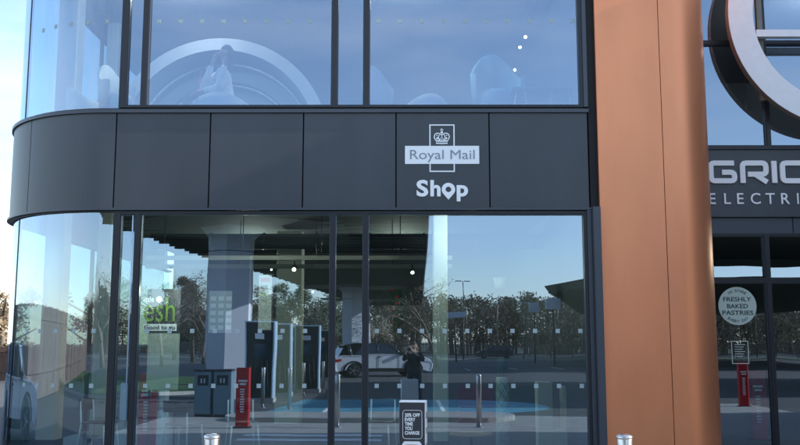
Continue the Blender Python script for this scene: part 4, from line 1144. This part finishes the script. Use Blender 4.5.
# ------------------------------------------------------------------ trees
def leafcloud(mb, c, r, n, s, rnd, flat=.8):
    for _ in range(n):
        while True:
            p = Vector((rnd.uniform(-1,1), rnd.uniform(-1,1), rnd.uniform(-1,1)))
            if p.length < 1: break
        p = p*(.55+.45*rnd.random()); q = Vector(c)+Vector((p.x*r, p.y*r, p.z*r*flat))
        a = Vector((rnd.gauss(0,1), rnd.gauss(0,1), rnd.gauss(0,1))).normalized(); b = a.orthogonal().normalized(); ss = s*rnd.uniform(.6,1.4)
        mb.add([q-a*ss, q+b*ss*.5, q+a*ss, q-b*ss*.5], [(0,1,2,3)])
def bare(h, rnd, spread=.6, levels=6, r0=.15):
    tr_ = MB(); br = MB(); tips = []
    def rec(p, d, L, r, lv):
        n = 3; pts = [p]; q = p
        for k in range(n):
            d = (d+Vector((rnd.gauss(0,.09), rnd.gauss(0,.09), .05))).normalized(); q = q+d*L/n; pts.append(q)
        (tr_ if lv == levels else br).tube(pts, [r*(1-.45*k/n) for k in range(n+1)], 5 if lv < 3 else 8, True)
        if lv == 0: tips.append(q); return
        nb = 3
        for k in range(nb):
            ax = Vector((rnd.gauss(0,1), rnd.gauss(0,1), rnd.gauss(0,.35))).normalized()
            nd = (d*(1-spread*.55)+ax*spread).normalized(); st_ = pts[-1] if k < 2 else pts[-2]
            rec(st_, nd, L*rnd.uniform(.62,.82), r*.55, lv-1)
    rec(Vector((0,0,0)), Vector((0,0,1)), h*.25, r0, levels)
    return tr_, br, tips
rnd = random.Random(5)
def bare_tree(loc, h, label, seed, leaves=0, lm='leafO', grp='bare winter trees'):
    r_ = random.Random(seed); tr_, br, tips = bare(h, r_)
    t = thing('bare_tree', label, 'tree', loc, r_.uniform(0,6), grp)
    put('trunk', tr_, M['bark'], t, False, recalc=False); put('branches', br, M['bark'], t, False, recalc=False)
    if leaves:
        mb = MB()
        for p in tips:
            if r_.random() < leaves: leafcloud(mb, p, .3, 3, .045, r_)
        if mb.v: put('sparse_leaves', mb, M[lm], t, False, recalc=False)
    return t
bt1 = bare_tree(refl(165, 62), 9.5, 'spreading bare tree with olive buds reflected above the sign board', 3, .8)
dup(bt1, refl(105, 58), 2.0, 'bare branched tree reflected in the narrow door leaf')
bt2 = bare_tree(refl(437, 60), 11.5, 'tall bare tree with a few brown leaves reflected left of the cream column', 8, .6, 'leafB')
bt2.rotation_euler.z += PI
dup(bt2, refl(60, 66), 1.0, 'tall bare tree reflected in the curved corner glass')
dup(bt1, refl(205, 75), 4.0, 'smaller bare tree reflected behind the clad column')
dup(bt1, refl(730, 70), 3.0, 'bare tree reflected in the recessed glazing')
def leafy(loc, h, r, label, seed, lm, grp, name='leafy_tree'):
    r_ = random.Random(seed); t = thing(name, label, 'tree', loc, 0, grp)
    mb = MB(); mb.tube([(0,0,0),(.05,0,h*.4),(0,.1,h*.8)], [.2,.14,.05], 8)
    for k in range(5):
        a = k*1.3; mb.tube([(0,0,h*(.3+.08*k)), (math.cos(a)*r*.6, math.sin(a)*r*.6, h*(.5+.08*k))], [.08,.03], 6)
    put('trunk', mb, M['bark'], t, False)
    mb = MB()
    for k in range(16):
        a = r_.uniform(0,6.28); q = r_.random()**.6; z = h*r_.uniform(.30,.95)
        rr = r*(1-.5*abs(z/h-.55))*.62
        leafcloud(mb, (math.cos(a)*r*q*.65, math.sin(a)*r*q*.65, z-rr*.2), rr*r_.uniform(.45,.75), 330, .10, r_)
    put('crown', mb, M[lm], t, False, recalc=False)
    return t
protos = [leafy(refl(285, 85), 7.5, 3.2, 'dense evergreen reflected behind the charging units', 21, 'leafG', 'evergreen trees beyond the forecourt'),
          leafy(refl(195, 80), 7.8, 2.6, 'narrow olive tree reflected left of the clad column', 22, 'leafO', 'evergreen trees beyond the forecourt'),
          leafy((-19.5, 44, 0), 4.6, 2.8, 'brown leafed tree left of the building beyond the parked white car', 23, 'leafB', 'russet trees beside the building')]
for px, R, k, lab in ((262, 90, 1, 'olive tree reflected between the clad column and first charging unit'), (318, 92, 0, 'evergreen reflected behind the third charging unit'), (345, 95, 0, 'evergreen reflected behind the narrow pane'), (178, 84, 0, 'evergreen reflected above the sign board'), (375, 100, 1, 'olive tree reflected above the white car'), (90, 80, 0, 'evergreen reflected in the curved corner')):
    dup(protos[k], refl(px, R), rnd.uniform(0,6), lab)
dup(protos[2], (-24.5, 46, 0), 2.2, 'brown leafed tree at the far left edge beyond the low fence')
dup(protos[2], (-16.0, 47, 0), 4.2, 'brown leafed tree hidden partly by the building corner')
# far woodland: one mass nobody could count
mb = MB(); r_ = random.Random(9)
for k in range(420):
    x_ = r_.uniform(-88, 84); y_ = -r_.uniform(108, 140); hgt = r_.uniform(7.6, 8.6)+1.0*math.sin(x_*.06)+.5*math.sin(x_*.19)
    mb.tube([(x_, y_, 0), (x_+r_.uniform(-.4,.4), y_, hgt*.8)], [.22,.08], 5)
    for j in range(7):
        rr = r_.uniform(1.2, 2.2); leafcloud(mb, (x_+r_.uniform(-1.8,1.8), y_+r_.uniform(-1,1), hgt*r_.uniform(.18,.95)), rr, 75, .21, r_)
tag(put('woodland', mb, M['leafO'], recalc=False), kind='stuff')
mb = MB(); r_ = random.Random(19)
for k in range(240):
    x_ = r_.uniform(-150, 130); y_ = -r_.uniform(104, 110)
    leafcloud(mb, (x_, y_, r_.uniform(.5,1.6)), r_.uniform(.9,1.7), 40, .2, r_)
tag(put('hedgerow', mb, M['leafB'], recalc=False), kind='stuff')

# ------------------------------------------------------------------ light
SUN_EL, SUN_AZ = math.radians(25), math.radians(93)      # azimuth measured from +Y to +X
sd = Vector((math.sin(SUN_AZ)*math.cos(SUN_EL), math.cos(SUN_AZ)*math.cos(SUN_EL), math.sin(SUN_EL)))
ld = bpy.data.lights.new('sun', 'SUN'); ld.energy = 3.6; ld.angle = math.radians(.5); ld.color = (1,.94,.86)
lo = bpy.data.objects.new('sun', ld); COL.objects.link(lo); lo.rotation_euler = sd.to_track_quat('Z', 'Y').to_euler()
w = bpy.data.worlds.new('World'); scene.world = w; w.use_nodes = True; nt = w.node_tree; nt.nodes.clear(); N = nt.nodes.new; L = nt.links.new
sky = N('ShaderNodeTexSky'); sky.sky_type = 'NISHITA'; sky.sun_disc = False; sky.sun_elevation = SUN_EL; sky.sun_rotation = SUN_AZ; sky.air_density = 1.0; sky.dust_density = .35; sky.ozone_density = 2.0
tc = N('ShaderNodeTexCoord'); mp = N('ShaderNodeMapping'); mp.inputs['Scale'].default_value = (1, 1, 4.5)
nz = N('ShaderNodeTexNoise'); nz.inputs['Scale'].default_value = 2.2; nz.inputs['Detail'].default_value = 7; nz.inputs['Roughness'].default_value = .55; nz.inputs['Distortion'].default_value = .3
L(tc.outputs['Generated'], mp.inputs[0]); L(mp.outputs[0], nz.inputs['Vector'])
mr = N('ShaderNodeMapRange'); mr.inputs['From Min'].default_value = .42; mr.inputs['From Max'].default_value = .78; mr.inputs['To Max'].default_value = .6; mr.inputs['To Min'].default_value = .08
L(nz.outputs['Fac'], mr.inputs[0])
mx = N('ShaderNodeMix'); mx.data_type = 'RGBA'; L(mr.outputs[0], mx.inputs['Factor']); L(sky.outputs[0], mx.inputs['A']); mx.inputs['B'].default_value = (4.2, 4.6, 5.3, 1)
bg = N('ShaderNodeBackground'); bg.inputs[1].default_value = .15; L(mx.outputs['Result'], bg.inputs[0])
ow = N('ShaderNodeOutputWorld'); L(bg.outputs[0], ow.inputs[0])
scene.view_settings.view_transform = 'Standard'; scene.view_settings.look = 'None'; scene.view_settings.gamma = 1; scene.view_settings.exposure = 1.32
scene.render.engine = 'CYCLES'; scene.cycles.max_bounces = 10; scene.cycles.transparent_max_bounces = 24; scene.cycles.glossy_bounces = 5
